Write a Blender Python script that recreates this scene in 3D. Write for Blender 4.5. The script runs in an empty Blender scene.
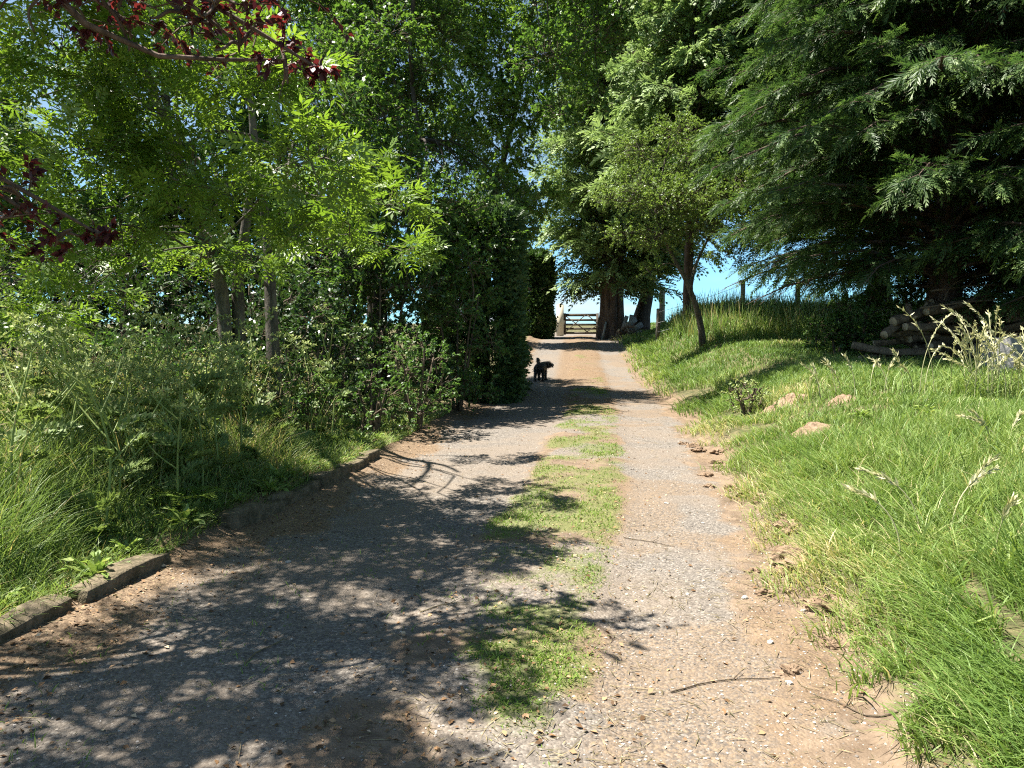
import bpy, math, random
import numpy as np
rng = np.random.default_rng(11)
random.seed(11)
F, CAMZ, YH = 770.0, 1.55, 345.0
PITCH = math.atan((384-YH)/F)
scene = bpy.context.scene
COL = scene.collection

# ------------------------------------------------------------------ helpers
def A(*v): return np.array(v, float)
def P(px, py, Y):
    """point at depth Y seen in direction (px,py)"""
    u, v = (px-512)/F, (384-py)/F
    c, s = math.cos(PITCH), math.sin(PITCH)
    dy, dz = c+s*v, -s+c*v
    k = Y/dy
    return A(u*k, Y, CAMZ+dz*k)
def nrm(v):
    return v/np.maximum(np.linalg.norm(v, axis=-1, keepdims=True), 1e-9)
def rdir(n):
    return nrm(rng.normal(size=(n, 3)))
def sst(a, b, x):
    t = np.clip((x-a)/(b-a), 0, 1); return t*t*(3-2*t)
def vn(x, y, seed=0):
    x = np.asarray(x, float); y = np.asarray(y, float)
    xi, yi = np.floor(x).astype(np.int64), np.floor(y).astype(np.int64)
    fx, fy = x-xi, y-yi
    fx = fx*fx*(3-2*fx); fy = fy*fy*(3-2*fy)
    def h(a, b):
        n = (a*374761393+b*668265263+seed*974634533) & 0xffffffff
        n = ((n ^ (n >> 13))*1274126177) & 0xffffffff
        return ((n ^ (n >> 16)) & 0xffff)/65535.0
    return (h(xi, yi)*(1-fx)+h(xi+1, yi)*fx)*(1-fy)+(h(xi, yi+1)*(1-fx)+h(xi+1, yi+1)*fx)*fy
def fbm(x, y, seed=0, o=3):
    r, a, t = 0, 1.0, 0
    for i in range(o):
        r = r+a*vn(x*2**i, y*2**i, seed+i*17); t += a; a *= .5
    return r/t

class MB:
    def __init__(s): s.V=[]; s.Q=[]; s.R=[]; s.n=0
    def add(s, V, Q, R=None):
        V = np.asarray(V, float).reshape(-1, 3); Q = np.asarray(Q, np.int64).reshape(-1, 4)
        s.V.append(V); s.Q.append(Q+s.n); s.n += len(V)
        if R is None: R = np.full(len(V), .5)
        s.R.append(np.asarray(R, float).reshape(-1))
    def build(s, name, mat, parent=None, smooth=False, loc=None, extra=None, emat=None):
        nq = sum(len(q) for q in s.Q)
        if extra is not None and extra.n:
            for v, q, r in zip(extra.V, extra.Q, extra.R): s.V.append(v); s.Q.append(q+s.n); s.R.append(r)
            s.n += extra.n
        V = np.concatenate(s.V); Q = np.concatenate(s.Q); R = np.concatenate(s.R)
        if parent is not None: V = V-np.array(parent.location)
        elif loc is not None: V = V-np.asarray(loc)
        o = mesh_obj(name, V, Q, mat, parent, smooth, {'rnd': R})
        if parent is None and loc is not None: o.location = loc
        if extra is not None and emat is not None:
            o.data.materials.append(emat); mi = np.zeros(len(Q), np.int32); mi[nq:] = 1
            o.data.polygons.foreach_set('material_index', mi)
        return o
def mesh_obj(name, V, Q, mat, parent=None, smooth=False, attrs=None):
    me = bpy.data.meshes.new(name)
    tri = Q[:, 2] == Q[:, 3]
    cnt = np.where(tri, 3, 4)
    mask = np.ones(Q.shape, bool); mask[tri, 3] = False
    li = Q[mask]
    me.vertices.add(len(V)); me.vertices.foreach_set('co', V.astype(np.float32).ravel())
    me.loops.add(len(li)); me.loops.foreach_set('vertex_index', li.astype(np.int32))
    me.polygons.add(len(Q)); me.polygons.foreach_set('loop_start', (np.cumsum(cnt)-cnt).astype(np.int32))
    if smooth: me.polygons.foreach_set('use_smooth', np.ones(len(Q), bool))
    for k, a in (attrs or {}).items():
        me.attributes.new(k, 'FLOAT', 'POINT').data.foreach_set('value', np.asarray(a, np.float32))
    me.update(calc_edges=True)
    me.materials.append(mat)
    o = bpy.data.objects.new(name, me); COL.objects.link(o)
    if parent: o.parent = parent
    return o
def thing(name, label, cat, loc, group=None):
    o = bpy.data.objects.new(name, None); COL.objects.link(o)
    o.location = tuple(float(v) for v in loc); o.empty_display_size = .2
    return tag(o, label, cat, group)
def tag(o, label=None, cat=None, group=None, kind=None):
    if label: o['label'] = label
    if cat: o['category'] = cat
    if group: o['group'] = group
    if kind: o['kind'] = kind
    return o
def dup(root, loc, rz=0, sc=1, label=None):
    r = root.copy(); COL.objects.link(r); r.location = tuple(float(v) for v in loc)
    r.rotation_euler = (0, 0, rz); r.scale = (sc, sc, sc)
    if label: r['label'] = label
    for ch in root.children:
        c = ch.copy(); COL.objects.link(c); c.parent = r
    return r

# geometry generators ---------------------------------------------------
def leaf(mb, B, D, N, L, W, R, fold=.15, mid=.45, tipw=0.0):
    n = len(B); L = np.broadcast_to(L, (n,))[:, None]; W = np.broadcast_to(W, (n,))[:, None]
    D = nrm(D); S = nrm(np.cross(D, N)); N = np.cross(S, D)
    M = B+D*L*mid+N*W*fold
    V = np.stack([B, M+S*W*.5, B+D*L, M-S*W*.5], 1)
    mb.add(V, np.arange(n*4).reshape(n, 4), np.repeat(np.broadcast_to(R, (n,)), 4))
def sticks(mb, Aa, Bb, ra, rb, R=None, k=3):
    n = len(Aa); D = nrm(Bb-Aa); ref = np.where(np.abs(D[:, 2:3]) > .9, A(1, 0, 0), A(0, 0, 1))
    U = nrm(np.cross(D, ref)); W = np.cross(D, U)
    ra = np.broadcast_to(ra, (n,))[:, None]; rb = np.broadcast_to(rb, (n,))[:, None]
    vs = []
    for j in range(k):
        a = 2*math.pi*j/k; o = U*math.cos(a)+W*math.sin(a)
        vs += [Aa+o*ra, Bb+o*rb]
    V = np.stack(vs, 1); b = np.arange(n)[:, None]*2*k
    q = [[2*j, 2*((j+1) % k), 2*((j+1) % k)+1, 2*j+1] for j in range(k)]
    Q = (b[:, :, None]+np.array(q)[None]).reshape(-1, 4)
    mb.add(V, Q, None if R is None else np.repeat(R, 2*k))
def smooth_pts(pts, n):
    pts = np.asarray(pts, float); k = len(pts)
    ext = np.vstack([2*pts[0]-pts[1], pts, 2*pts[-1]-pts[-2]])
    t = np.linspace(0, k-1, n); i = np.minimum(t.astype(int), k-2); f = (t-i)[:, None]
    p0, p1, p2, p3 = ext[i], ext[i+1], ext[i+2], ext[i+3]
    return .5*(2*p1+(p2-p0)*f+(2*p0-5*p1+4*p2-p3)*f*f+(3*p1-p0-3*p2+p3)*f**3)
def tube(mb, pts, rad, sides=8, lump=0.0, cap=True):
    pts = np.asarray(pts, float); k = len(pts); rad = np.broadcast_to(rad, (k,)).astype(float)
    T = nrm(np.gradient(pts, axis=0)); ref = A(1, 0, .01) if abs(T[0][2]) > .7 else A(0, 0, 1)
    U = nrm(np.cross(T, ref)); W = np.cross(T, U)
    a = np.linspace(0, 2*math.pi, sides, endpoint=False)
    rr = rad[:, None]*np.ones(sides)
    if lump: rr = rr*(1+lump*(rng.random((k, sides))-.5)+lump*.8*np.sin(a*3+rng.random()*6))
    V = pts[:, None]+rr[..., None]*(U[:, None]*np.cos(a)[None, :, None]+W[:, None]*np.sin(a)[None, :, None])
    i = np.arange(k-1)[:, None]*sides; j = np.arange(sides)[None]; j2 = (j+1) % sides
    Q = np.stack([i+j, i+j2, i+sides+j2, i+sides+j], -1).reshape(-1, 4)
    V = V.reshape(-1, 3)
    if cap:
        c0, c1 = len(V), len(V)+1
        V = np.vstack([V, pts[:1], pts[-1:]])
        jj = np.arange(sides); e = (k-1)*sides
        Q = np.vstack([Q, np.stack([(jj+1) % sides, jj, np.full(sides, c0), np.full(sides, c0)], 1),
                       np.stack([e+jj, e+(jj+1) % sides, np.full(sides, c1), np.full(sides, c1)], 1)])
    mb.add(V, Q)
def box(mb, c, s, rot=None, jit=0):
    v = np.array([[x, y, z] for x in (-.5, .5) for y in (-.5, .5) for z in (-.5, .5)])*np.asarray(s)
    if jit: v = v+rng.normal(size=v.shape)*jit
    if rot is not None: v = v@np.asarray(rot).T
    mb.add(v+np.asarray(c), [[0, 1, 3, 2], [4, 6, 7, 5], [0, 4, 5, 1], [2, 3, 7, 6], [0, 2, 6, 4], [1, 5, 7, 3]])
def bar(mb, a, b, w, h, up=(0, 0, 1)):
    a, b = np.asarray(a, float), np.asarray(b, float); d = b-a; L = np.linalg.norm(d); d = d/L
    s = np.cross(d, up); s = s/np.linalg.norm(s); u = np.cross(s, d)
    box(mb, (a+b)/2, (L, w, h), np.stack([d, s, u], 1))

# ------------------------------------------------------------------ materials
class NT:
    def __init__(s, name):
        s.m = bpy.data.materials.new(name); s.m.use_nodes = True
        s.t = s.m.node_tree; s.t.nodes.clear()
        s.out = s.t.nodes.new('ShaderNodeOutputMaterial')
    def n(s, typ, ins=None, **kw):
        nd = s.t.nodes.new('ShaderNode'+typ)
        for k, v in kw.items(): setattr(nd, k, v)
        for k, v in (ins or {}).items():
            sock = nd.inputs[k]
            if isinstance(v, bpy.types.NodeSocket): s.t.links.new(v, sock)
            else: sock.default_value = v
        return nd
    def mix(s, f, a, b):
        nd = s.n('Mix', data_type='RGBA')
        for i, v in ((0, f), (6, a), (7, b)):
            if isinstance(v, bpy.types.NodeSocket): s.t.links.new(v, nd.inputs[i])
            else: nd.inputs[i].default_value = v if i == 0 else (*v, 1)
        return nd.outputs[2]
    def math(s, op, a, b=0.0, clamp=False):
        nd = s.n('Math', {0: a, 1: b}, operation=op, use_clamp=clamp); return nd.outputs[0]
    def ramp(s, f, stops):
        nd = s.n('ValToRGB', {0: f}); e = nd.color_ramp.elements
        while len(e) < len(stops): e.new(.5)
        for x, (p, c) in zip(e, stops): x.position = p; x.color = (*c, 1)
        return nd.outputs[0]
    def step(s, f, a, b):
        nd = s.n('MapRange', {0: f, 1: a, 2: b, 3: 0.0, 4: 1.0}, interpolation_type='SMOOTHSTEP'); return nd.outputs[0]
    def noise(s, scale, detail=3, rough=.6, vec=None):
        ins = {'Scale': scale, 'Detail': detail, 'Roughness': rough}
        if vec is not None: ins['Vector'] = vec
        return s.n('TexNoise', ins).outputs[0]
    def attr(s, name): return s.n('Attribute', attribute_name=name).outputs['Fac']
    def pos(s): return s.n('NewGeometry').outputs['Position']
    def fin(s, sh): s.t.links.new(sh, s.out.inputs[0]); return s.m

def leaf_mat(name, stops, trans, tmix=.4, rough=.45, spec=.35):
    g = NT(name); r = g.attr('rnd')
    k = 1/(1-tmix)
    c = g.ramp(r, [(q, tuple(min(.8, v*k) for v in col)) for q, col in stops])
    trans = tuple(v/k*.9 for v in trans)
    p = g.n('BsdfPrincipled', {'Base Color': c, 'Roughness': rough, 'Specular IOR Level': spec})
    tc = g.n('Mix', data_type='RGBA', blend_type='MULTIPLY'); tc.inputs[0].default_value = 1
    g.t.links.new(c, tc.inputs[6]); tc.inputs[7].default_value = (*trans, 1)
    t = g.n('BsdfTranslucent', {'Color': tc.outputs[2]})
    mx = g.n('MixShader', {0: tmix, 1: p.outputs[0], 2: t.outputs[0]})
    return g.fin(mx.outputs[0])
def plain_mat(name, c1, c2, scale=8, rough=.85, bump=.4, stretch=None, spec=.2):
    g = NT(name); v = g.pos()
    if stretch:
        v = g.n('Mapping', {'Vector': v, 'Scale': stretch}).outputs[0]
    n1 = g.noise(scale, 5, .65, v); n2 = g.noise(scale*6, 3, .6, v)
    f = g.math('ADD', g.math('MULTIPLY', n1, .65), g.math('MULTIPLY', n2, .35))
    c = g.mix(g.step(f, .35, .66), c1, c2)
    b = g.n('Bump', {'Height': f, 'Strength': bump, 'Distance': .03})
    p = g.n('BsdfPrincipled', {'Base Color': c, 'Roughness': rough, 'Normal': b.outputs[0], 'Specular IOR Level': spec})
    return g.fin(p.outputs[0])

M = {}
M['ash'] = leaf_mat('ash_leaf', [(0, (.040, .074, .014)), (.6, (.075, .120, .020)), (1, (.130, .180, .036))], (3.0, 3.1, 1.3), .41, .40, .4)
M['dark_leaf'] = leaf_mat('dark_leaf', [(0, (.026, .054, .014)), (.6, (.050, .090, .021)), (1, (.090, .140, .034))], (2.6, 2.8, 1.2), .42, .40, .4)
M['lime_leaf'] = leaf_mat('lime_leaf', [(0, (.045, .082, .018)), (.6, (.085, .135, .028)), (1, (.14, .19, .045))], (2.6, 2.8, 1.2), .42)
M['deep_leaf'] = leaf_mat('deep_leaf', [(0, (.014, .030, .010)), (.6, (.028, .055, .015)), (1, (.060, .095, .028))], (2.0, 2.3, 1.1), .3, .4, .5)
M['shrub_leaf'] = leaf_mat('shrub_leaf', [(0, (.028, .058, .016)), (.6, (.050, .095, .024)), (1, (.085, .135, .038))], (2.2, 2.5, 1.2), .35, .42, .35)
M['red_leaf'] = leaf_mat('red_leaf', [(0, (.020, .008, .010)), (.6, (.040, .011, .013)), (1, (.075, .016, .016))], (3.2, 1.6, 1.3), .4)
M['cypress'] = leaf_mat('cypress_spray', [(0, (.050, .078, .030)), (.5, (.125, .175, .068)), (1, (.235, .295, .125))], (1.7, 1.8, 1.2), .42, .5, .35)
M['dark_cypress'] = leaf_mat('dark_cypress_spray', [(0, (.016, .036, .014)), (.6, (.040, .074, .022)), (1, (.110, .155, .042))], (1.8, 2.0, 1.2), .34, .5, .35)
M['apple'] = leaf_mat('apple_leaf', [(0, (.055, .088, .025)), (.6, (.09, .132, .036)), (1, (.14, .18, .058))], (2.1, 2.2, 1.1), .45, .4, .45)
M['grass'] = leaf_mat('grass_blade', [(0, (.060, .110, .024)), (.5, (.115, .175, .040)), (.85, (.19, .235, .075)), (.93, (.28, .26, .12)), (1, (.40, .34, .19))], (1.8, 1.8, 1.1), .42, .5, .35)
M['verge'] = leaf_mat('verge_blade', [(0, (.052, .090, .024)), (.5, (.105, .155, .042)), (.8, (.165, .215, .075)), (.9, (.22, .19, .09)), (1, (.32, .26, .14))], (2.0, 2.0, 1.1), .4, .45, .3)
M['moss'] = leaf_mat('moss_tuft', [(0, (.060, .110, .018)), (.5, (.110, .175, .026)), (.85, (.170, .225, .050)), (1, (.32, .27, .12))], (1.7, 1.7, 1.0), .35, .6, .2)
M['straw'] = leaf_mat('straw', [(0, (.07, .065, .03)), (.5, (.16, .13, .07)), (1, (.33, .26, .145))], (1.2, 1.1, .9), .2, .6, .2)
M['litter'] = leaf_mat('litter', [(0, (.06, .035, .018)), (.5, (.20, .115, .055)), (.9, (.38, .24, .13)), (1, (.55, .42, .28))], (1.0, .9, .8), .1, .7, .2)
M['parsley'] = leaf_mat('parsley', [(0, (.075, .120, .034)), (.6, (.13, .175, .055)), (1, (.25, .27, .12))], (1.8, 1.8, 1.1), .35, .5, .3)
M['seed'] = leaf_mat('seed_head', [(0, (.16, .19, .08)), (.5, (.30, .30, .16)), (1, (.50, .46, .30))], (1.4, 1.4, 1.1), .35, .5, .3)
M['umbel'] = leaf_mat('umbel', [(0, (.10, .15, .04)), (.5, (.19, .24, .075)), (1, (.34, .36, .16))], (1.5, 1.5, 1.1), .35, .5, .3)
M['bark'] = plain_mat('bark', (.055, .045, .034), (.17, .145, .115), 9, .9, .8, (1, 1, .25))
M['bark_dark'] = plain_mat('dark_bark', (.03, .025, .02), (.075, .062, .048), 9, .9, .8, (1, 1, .25))
M['bark_pale'] = plain_mat('pale_bark', (.045, .039, .03), (.135, .12, .095), 10, .9, .7, (1, 1, .4))
M['bark_red'] = plain_mat('red_bark', (.05, .035, .028), (.15, .105, .08), 9, .9, .9, (1, 1, .15))
M['twig'] = plain_mat('twig', (.06, .045, .03), (.13, .10, .07), 20, .9, .2)
M['log'] = plain_mat('log_bark', (.075, .054, .036), (.21, .152, .102), 12, .9, .6)
M['cut'] = plain_mat('cut_wood', (.28, .20, .12), (.48, .37, .25), 30, .8, .2)
M['plank'] = plain_mat('grey_plank', (.22, .20, .17), (.42, .39, .34), 10, .85, .4, (1, 1, 6))
M['gate'] = plain_mat('gate_wood', (.06, .05, .04), (.14, .115, .09), 10, .8, .3)
M['cream'] = plain_mat('pale_post', (.46, .41, .31), (.66, .60, .47), 7, .8, .3, (1, 1, .2))
M['post'] = plain_mat('fence_post', (.12, .10, .08), (.25, .21, .17), 12, .9, .4)
M['post_pale'] = plain_mat('fence_post_pale', (.30, .26, .20), (.46, .40, .31), 12, .9, .4)
M['wire'] = plain_mat('wire', (.25, .25, .25), (.4, .4, .4), 12, .5, .0, None, .5)
M['stone'] = plain_mat('kerb_stone', (.06, .052, .03), (.19, .15, .10), 9, .95, .9)
M['pale_stone'] = plain_mat('pale_stone', (.30, .27, .23), (.46, .42, .37), 14, .9, .3)
M['soil'] = plain_mat('soil', (.13, .088, .056), (.30, .215, .145), 9, 1, 1.0, None, .05)
M['coat'] = plain_mat('dog_coat', (.012, .012, .013), (.045, .042, .042), 40, .55, .3)
M['hair'] = leaf_mat('dog_hair', [(0, (.008, .008, .009)), (.5, (.05, .048, .05)), (1, (.20, .19, .19))], (1, 1, 1), .05, .4, .5)  # paler grey hairs put the sheen of the black coat into its colour
M['muzzle'] = plain_mat('dog_muzzle', (.16, .14, .12), (.30, .27, .24), 40, .6, .1)
M['stump'] = plain_mat('weathered_stump', (.14, .135, .13), (.30, .285, .27), 8, .9, .6)

# ------------------------------------------------------------------ terrain
XCY = [-40, 0, 4.7, 7.7, 14, 21.7, 46, 60, 400]
XCX = [-3.5, -1.1, -.22, .34, 1.1, 1.8, 3.9, 5.3, 20]
def xc(y): return np.interp(y, XCY, XCX)
def roadz(y):
    y = np.asarray(y, float)
    return .026*np.clip(y, -20, 60)+.9*sst(20, 38, y)+.75*sst(47, 60, y)-6*sst(62, 160, y)
def H(x, y, bumps=True):
    x = np.asarray(x, float); y = np.asarray(y, float)
    s = x-xc(y); zr = roadz(y)
    zl = np.maximum(.3+.063*np.clip(y, -20, 20)+.5*sst(20, 34, y)-1.0*sst(36, 60, y), zr+.02)-4.5*sst(62, 160, y)*0
    zl = np.where(y > 46, zr+(zl-zr)*(1-sst(46, 60, y)), zl)
    b1 = .20
    wob = (fbm(x*1.3, y*1.3, 3)-.5)*.5+(vn(x*4, y*4, 5)-.5)*.18
    nf = 1-sst(30, 46, y)
    edge = s+wob*sst(1.2, 2.0, s)*nf
    z = zr+(b1*sst(1.85, 2.35, edge)+(np.maximum(zl-zr-b1, 0))*sst(2.2, 4.4, s))*(1-sst(50, 62, y))
    ridge = .80*sst(21.5, 28, y)*sst(2.6, 5.2, s)*(1-sst(30, 46, y))
    z = z+ridge
    zleft = (.05+.07*sst(.3, .6, vn(y*1.1, y*0+.5, 77)))*sst(-1.95, -2.25, s)+.04*np.clip(-s-2.1, 0, 8)
    z = np.where(s < 0, z+zleft*(1-sst(44, 60, y)), z)
    if bumps:
        off = sst(2.0, 2.6, s)+sst(-2.1, -2.5, s)
        z = z+off*((fbm(x*.9, y*.9, 9)-.5)*.12+(vn(x*3.3, y*3.3, 4)-.5)*.05)*(y < 60)
        onr = 1-np.clip(off, 0, 1)
        z = z+onr*(.035*sst(-.35, .1, s)*sst(1.0, .65, s)+.012*(vn(x*6, y*6, 8)-.5)+.02*(vn(x*1.5, y*1.5, 8)-.5)+.05*sst(-1.6, -1.98, s))*(y < 50)
    return z
def Hs(x, y): return float(H(np.array([x]), np.array([y]))[0])

def axis(segs):
    out = []
    for a, b, d in segs: out.append(np.arange(a, b-1e-6, d))
    return np.unique(np.round(np.concatenate(out), 4))
xs = axis([(-400, -60, 40), (-60, -20, 5), (-20, -6, .5), (-6, -3, .15), (-3, 6.5, .05), (6.5, 10, .15), (10, 20, .5), (20, 60, 5), (60, 401, 40)])
ys = axis([(-60, -10, 6), (-10, 1.5, .5), (1.5, 13, .05), (13, 24, .12), (24, 50, .3), (50, 70, 1), (70, 120, 5), (120, 900, 60)])
gx, gy = np.meshgrid(xs, ys)
fx, fy = gx.ravel(), gy.ravel()
gz = H(fx, fy)
# far ground sinks out of sight and then stays level to the horizon
sR = fx-xc(fy)
n1 = fbm(fx*1.1, fy*1.1, 21); n2 = fbm(fx*3.1, fy*3.1, 22); n3 = fbm(fx*.5, fy*.5, 23)
def moss_mask(x, y):
    s = x-xc(y)
    a = fbm(x*1.6, y*1.2, 31)*.6+fbm(x*4, y*4, 32)*.4
    lo = np.interp(y, [2.5, 3.4, 4.4, 5.4], [.40, .12, -.05, -.28])
    band = sst(lo-.08, lo+.30, s)*sst(1.0, .68, s)
    patch = np.interp(y, [2, 3.0, 4.0, 4.4, 5.6, 5.9, 7.6, 9.5, 12, 18, 22], [.46, .48, .46, .37, .43, .76, .58, .46, .36, .26, .1])
    return np.clip(band*(patch*1.5+(a-.5)*2.2), 0, 1)
def side_grass(x, y):
    s = x-xc(y)
    w = (fbm(x*1.3, y*1.3, 3)-.5)*.7+(vn(x*4, y*4, 5)-.5)*.3
    r = sst(1.68, 2.3, s+w); l = sst(-2.1, -2.35, s)
    return np.clip(r+l, 0, 1)
moss = moss_mask(fx, fy)
sg = np.where(fy > 50, 1.0, side_grass(fx, fy))
# bare soil: bank face, right fringe, patches
soil = sst(1.35, 1.95, sR+(n2-.5)*.5)*sst(3.1, 2.3, sR+(n1-.5)*1.4)*.9
soil = np.maximum(soil, .75*sst(.45, .62, n1)*sst(-.5, .0, sR)*sst(1.1, .7, sR))
soil = soil*(fy < 30)
litter = np.maximum(sst(-1.25, -1.9, sR+(n2-.5)*.7)*.9, sst(10, 14, fy)*sst(.35, .55, n1)*sst(-.5, 0, sR)*sst(1.1, .7, sR)*.9)
litter = np.maximum(litter, sst(14, 22, fy)*sst(-1.2, -.2, sR)*sst(1.4, .4, sR)*.85)
litter = np.maximum(litter, .55*sst(.42, .6, n1)*sst(.3, .8, sR))
litter = litter*(fy < 45)
nx, ny = len(xs), len(ys)
ii, jj = np.meshgrid(np.arange(nx-1), np.arange(ny-1))
a = (jj*nx+ii).ravel(); Q = np.stack([a, a+1, a+nx+1, a+nx], 1)
V = np.stack([fx, fy, gz], 1)
cx = fx[Q].mean(1); cy = fy[Q].mean(1); cs = cx-xc(cy)
isdrive = (np.abs(cs) < 2.0) & (cy > -8) & (cy < 46.2)

g = NT('ground_surface'); pos = g.pos()
nf_ = g.noise(55, 4, .7, pos); nm = g.noise(7, 4, .65, pos); nc = g.noise(1.3, 3, .6, pos); nvf = g.noise(160, 2, .6, pos)
vor = g.n('TexVoronoi', {'Vector': pos, 'Scale': 75.0}); vcol = vor.outputs['Color']; vd = vor.outputs['Distance']
vs_ = g.n('SeparateColor', {0: vcol}).outputs[0]
tar = g.mix(g.step(nf_, .3, .7), (.095, .085, .074), (.205, .178, .148))
tar = g.mix(g.math('MULTIPLY', g.step(vs_, .75, .98), .5), tar, (.34, .305, .26))
tar = g.mix(g.math('MULTIPLY', g.step(vs_, .28, .08), .6), tar, (.07, .062, .055))
tar = g.mix(g.math('MULTIPLY', g.step(nc, .38, .6), .5), tar, (.19, .15, .112))
soilc = g.mix(g.step(nm, .3, .7), (.115, .082, .056), (.215, .158, .108))
soilc = g.mix(g.math('MULTIPLY', g.step(nvf, .55, .75), .4), soilc, (.27, .215, .155))
litc = g.mix(g.step(nf_, .35, .65), (.09, .058, .035), (.235, .165, .10))
mossc = g.mix(g.step(nf_, .35, .65), (.07, .09, .025), (.16, .17, .06))
grc = g.mix(g.step(nm, .35, .65), (.055, .060, .025), (.14, .12, .06))
def amt(att, nz, lo=.30, hi=.62):
    v = g.math('ADD', g.attr(att), g.math('MULTIPLY', g.math('SUBTRACT', nz, .5), .8)); return g.step(v, lo, hi)
c = g.mix(amt('soil', nm), tar, soilc)
c = g.mix(g.math('MULTIPLY', amt('litter', nf_, .35, .75), .85), c, litc)
c = g.mix(g.math('MULTIPLY', amt('moss', nm, .35, .8), .8), c, mossc)
c = g.mix(amt('grassy', nm, .55, .95), c, grc)
hh = g.math('ADD', g.math('MULTIPLY', nf_, .5), g.math('MULTIPLY', g.math('SUBTRACT', 1.0, vd), .6))
hh = g.math('ADD', hh, g.math('MULTIPLY', nm, 1.2))
bmp = g.n('Bump', {'Height': hh, 'Strength': .7, 'Distance': .012})
pp = g.n('BsdfPrincipled', {'Base Color': c, 'Roughness': .95, 'Normal': bmp.outputs[0], 'Specular IOR Level': .15})
M['ground'] = g.fin(pp.outputs[0])
def sub_mesh(name, sel):
    q = Q[sel]; u, inv = np.unique(q, return_inverse=True)
    o = mesh_obj(name, V[u], inv.reshape(q.shape), M['ground'], None, True,
                 {'soil': soil[u], 'litter': litter[u], 'moss': moss[u], 'grassy': sg[u]})
    return tag(o, kind='structure')
sub_mesh('ground', ~isdrive)
sub_mesh('driveway', isdrive)

# ------------------------------------------------------------------ grass and other stuff
def blades(mb, x, y, h, w, lean, R, flop=None, z=None):
    n = len(x); az = rng.random(n)*2*math.pi
    d = np.stack([np.cos(az), np.sin(az), np.zeros(n)], 1)
    if flop is not None: d = nrm(d+flop)
    sd = np.stack([-d[:, 1], d[:, 0], np.zeros(n)], 1)
    tw = rng.random(n)*2*math.pi
    sd = np.stack([np.cos(tw), np.sin(tw), np.zeros(n)], 1)
    if z is None: z = H(x, y)
    B = np.stack([x, y, z-.01], 1); up = A(0, 0, 1)
    vs = []
    for t, ww in ((0, 1), (.4, .95), (.75, .65), (1, .12)):
        c = B+up*(h*(t-.45*lean*t*t))[:, None]+d*(h*lean*.8*t**1.8)[:, None]
        o = sd*(w*ww*.5)[:, None]
        vs += [c-o, c+o]
    V = np.stack(vs, 1); b = np.arange(n)[:, None, None]*8
    q = np.array([[0, 1, 3, 2], [2, 3, 5, 4], [4, 5, 7, 6]])[None]
    mb.add(V, (b+q).reshape(-1, 4), np.repeat(R, 8))
def region(n, x0, x1, y0, y1, p=1.5):
    """random ground points, denser towards the camera"""
    u = rng.random(n)
    if p == 1: y = y0*(y1/y0)**u
    else: y = (y0**(1-p)+u*(y1**(1-p)-y0**(1-p)))**(1/(1-p))
    return x0+rng.random(n)*(x1-x0), y

# lawn and bank, right of the drive
mounds = [(790, 381, 11.0, .30), (812, 408, 8.7, .26), (842, 393, 9.9, .20), (770, 384, 10.9, .16)]
mpos = [(P(a, b, c)[0], c, r) for a, b, c, r in mounds]
def no_mound(x, y):
    k = np.ones(len(x), bool)
    for mx, my, r in mpos: k &= (x-mx)**2+(y-my)**2 > (r*.85)**2
    return k
mb = MB()
for (n, y0, y1, smax) in ((150000, 2.2, 7, 5.5), (150000, 6.5, 14, 9), (110000, 13, 30, 14), (50000, 28, 62, 14)):
    y = region(n, 0, 1, y0, y1, 1.3)[1]; s = 1.6+rng.random(n)**.9*smax
    x = xc(y)+s
    gm = side_grass(x, y); cl = fbm(x*2.2, y*2.2, 41); cl2 = fbm(x*.7, y*.7, 42)
    keep = (rng.random(n) < gm*np.clip(.25+1.5*(cl-.2), .15, 1)) & no_mound(x, y)
    # eroded places on the bank
    keep &= ~((s < 2.75) & (fbm(x*1.7, y*1.7, 43) > .555) & (y < 16))
    keep &= np.abs(x/y) < .78
    x, y, s, cl, cl2 = x[keep], y[keep], s[keep], cl[keep], cl2[keep]; m = len(x)
    tall = np.clip(.5*sst(2.2, 3.0, s)*sst(11, 5.5, y)+.15, .12, 1)*(.5+cl)
    h = .10+.36*tall
    h = np.where((y > 8.0) & (s > 2.8), .07+.10*cl+.05*cl2, h)
    rz = sst(21.5, 24, y)*sst(2.8, 4.4, s); h = h+rz*(.22+.35*cl)*(y < 34)
    vz = sst(10, 16, y)*sst(3.6, 2.6, s); h = h+vz*.22*cl
    h = h*(.55+.75*rng.random(m))
    w = np.maximum(.004+.006*rng.random(m)**2, y/F*.65)*(.8+.5*rng.random(m))
    R = np.clip(.42+1.0*(cl2-.5)+.3*(fbm(x*.35, y*.35, 44)-.5)+.55*(rng.random(m)-.5)+.22*sst(2.6, 2.0, s)-.12*rz+.35*(rng.random(m) < .10), 0, 1)  # ridge blades coloured darker to stand in for deep shade on the bank
    near = sst(3.3, 2.3, s)
    flop = np.stack([-.9*near, -.2*near, 0*near], 1)
    blades(mb, x, y, h, w, .25+.75*rng.random(m)+.3*near, R, flop)
tag(mb.build('grass', M['grass']), kind='stuff')
# thin seed stalks rising from the ridge
mb = MB()
y = 23+rng.random(2600)*8; x = xc(y)+3.6+rng.random(2600)*9
blades(mb, x, y, .55+.6*rng.random(2600), np.full(2600, .022), .1+.35*rng.random(2600), .5+.5*rng.random(2600))
tag(mb.build('meadow_grass', M['verge']), kind='stuff')
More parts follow.
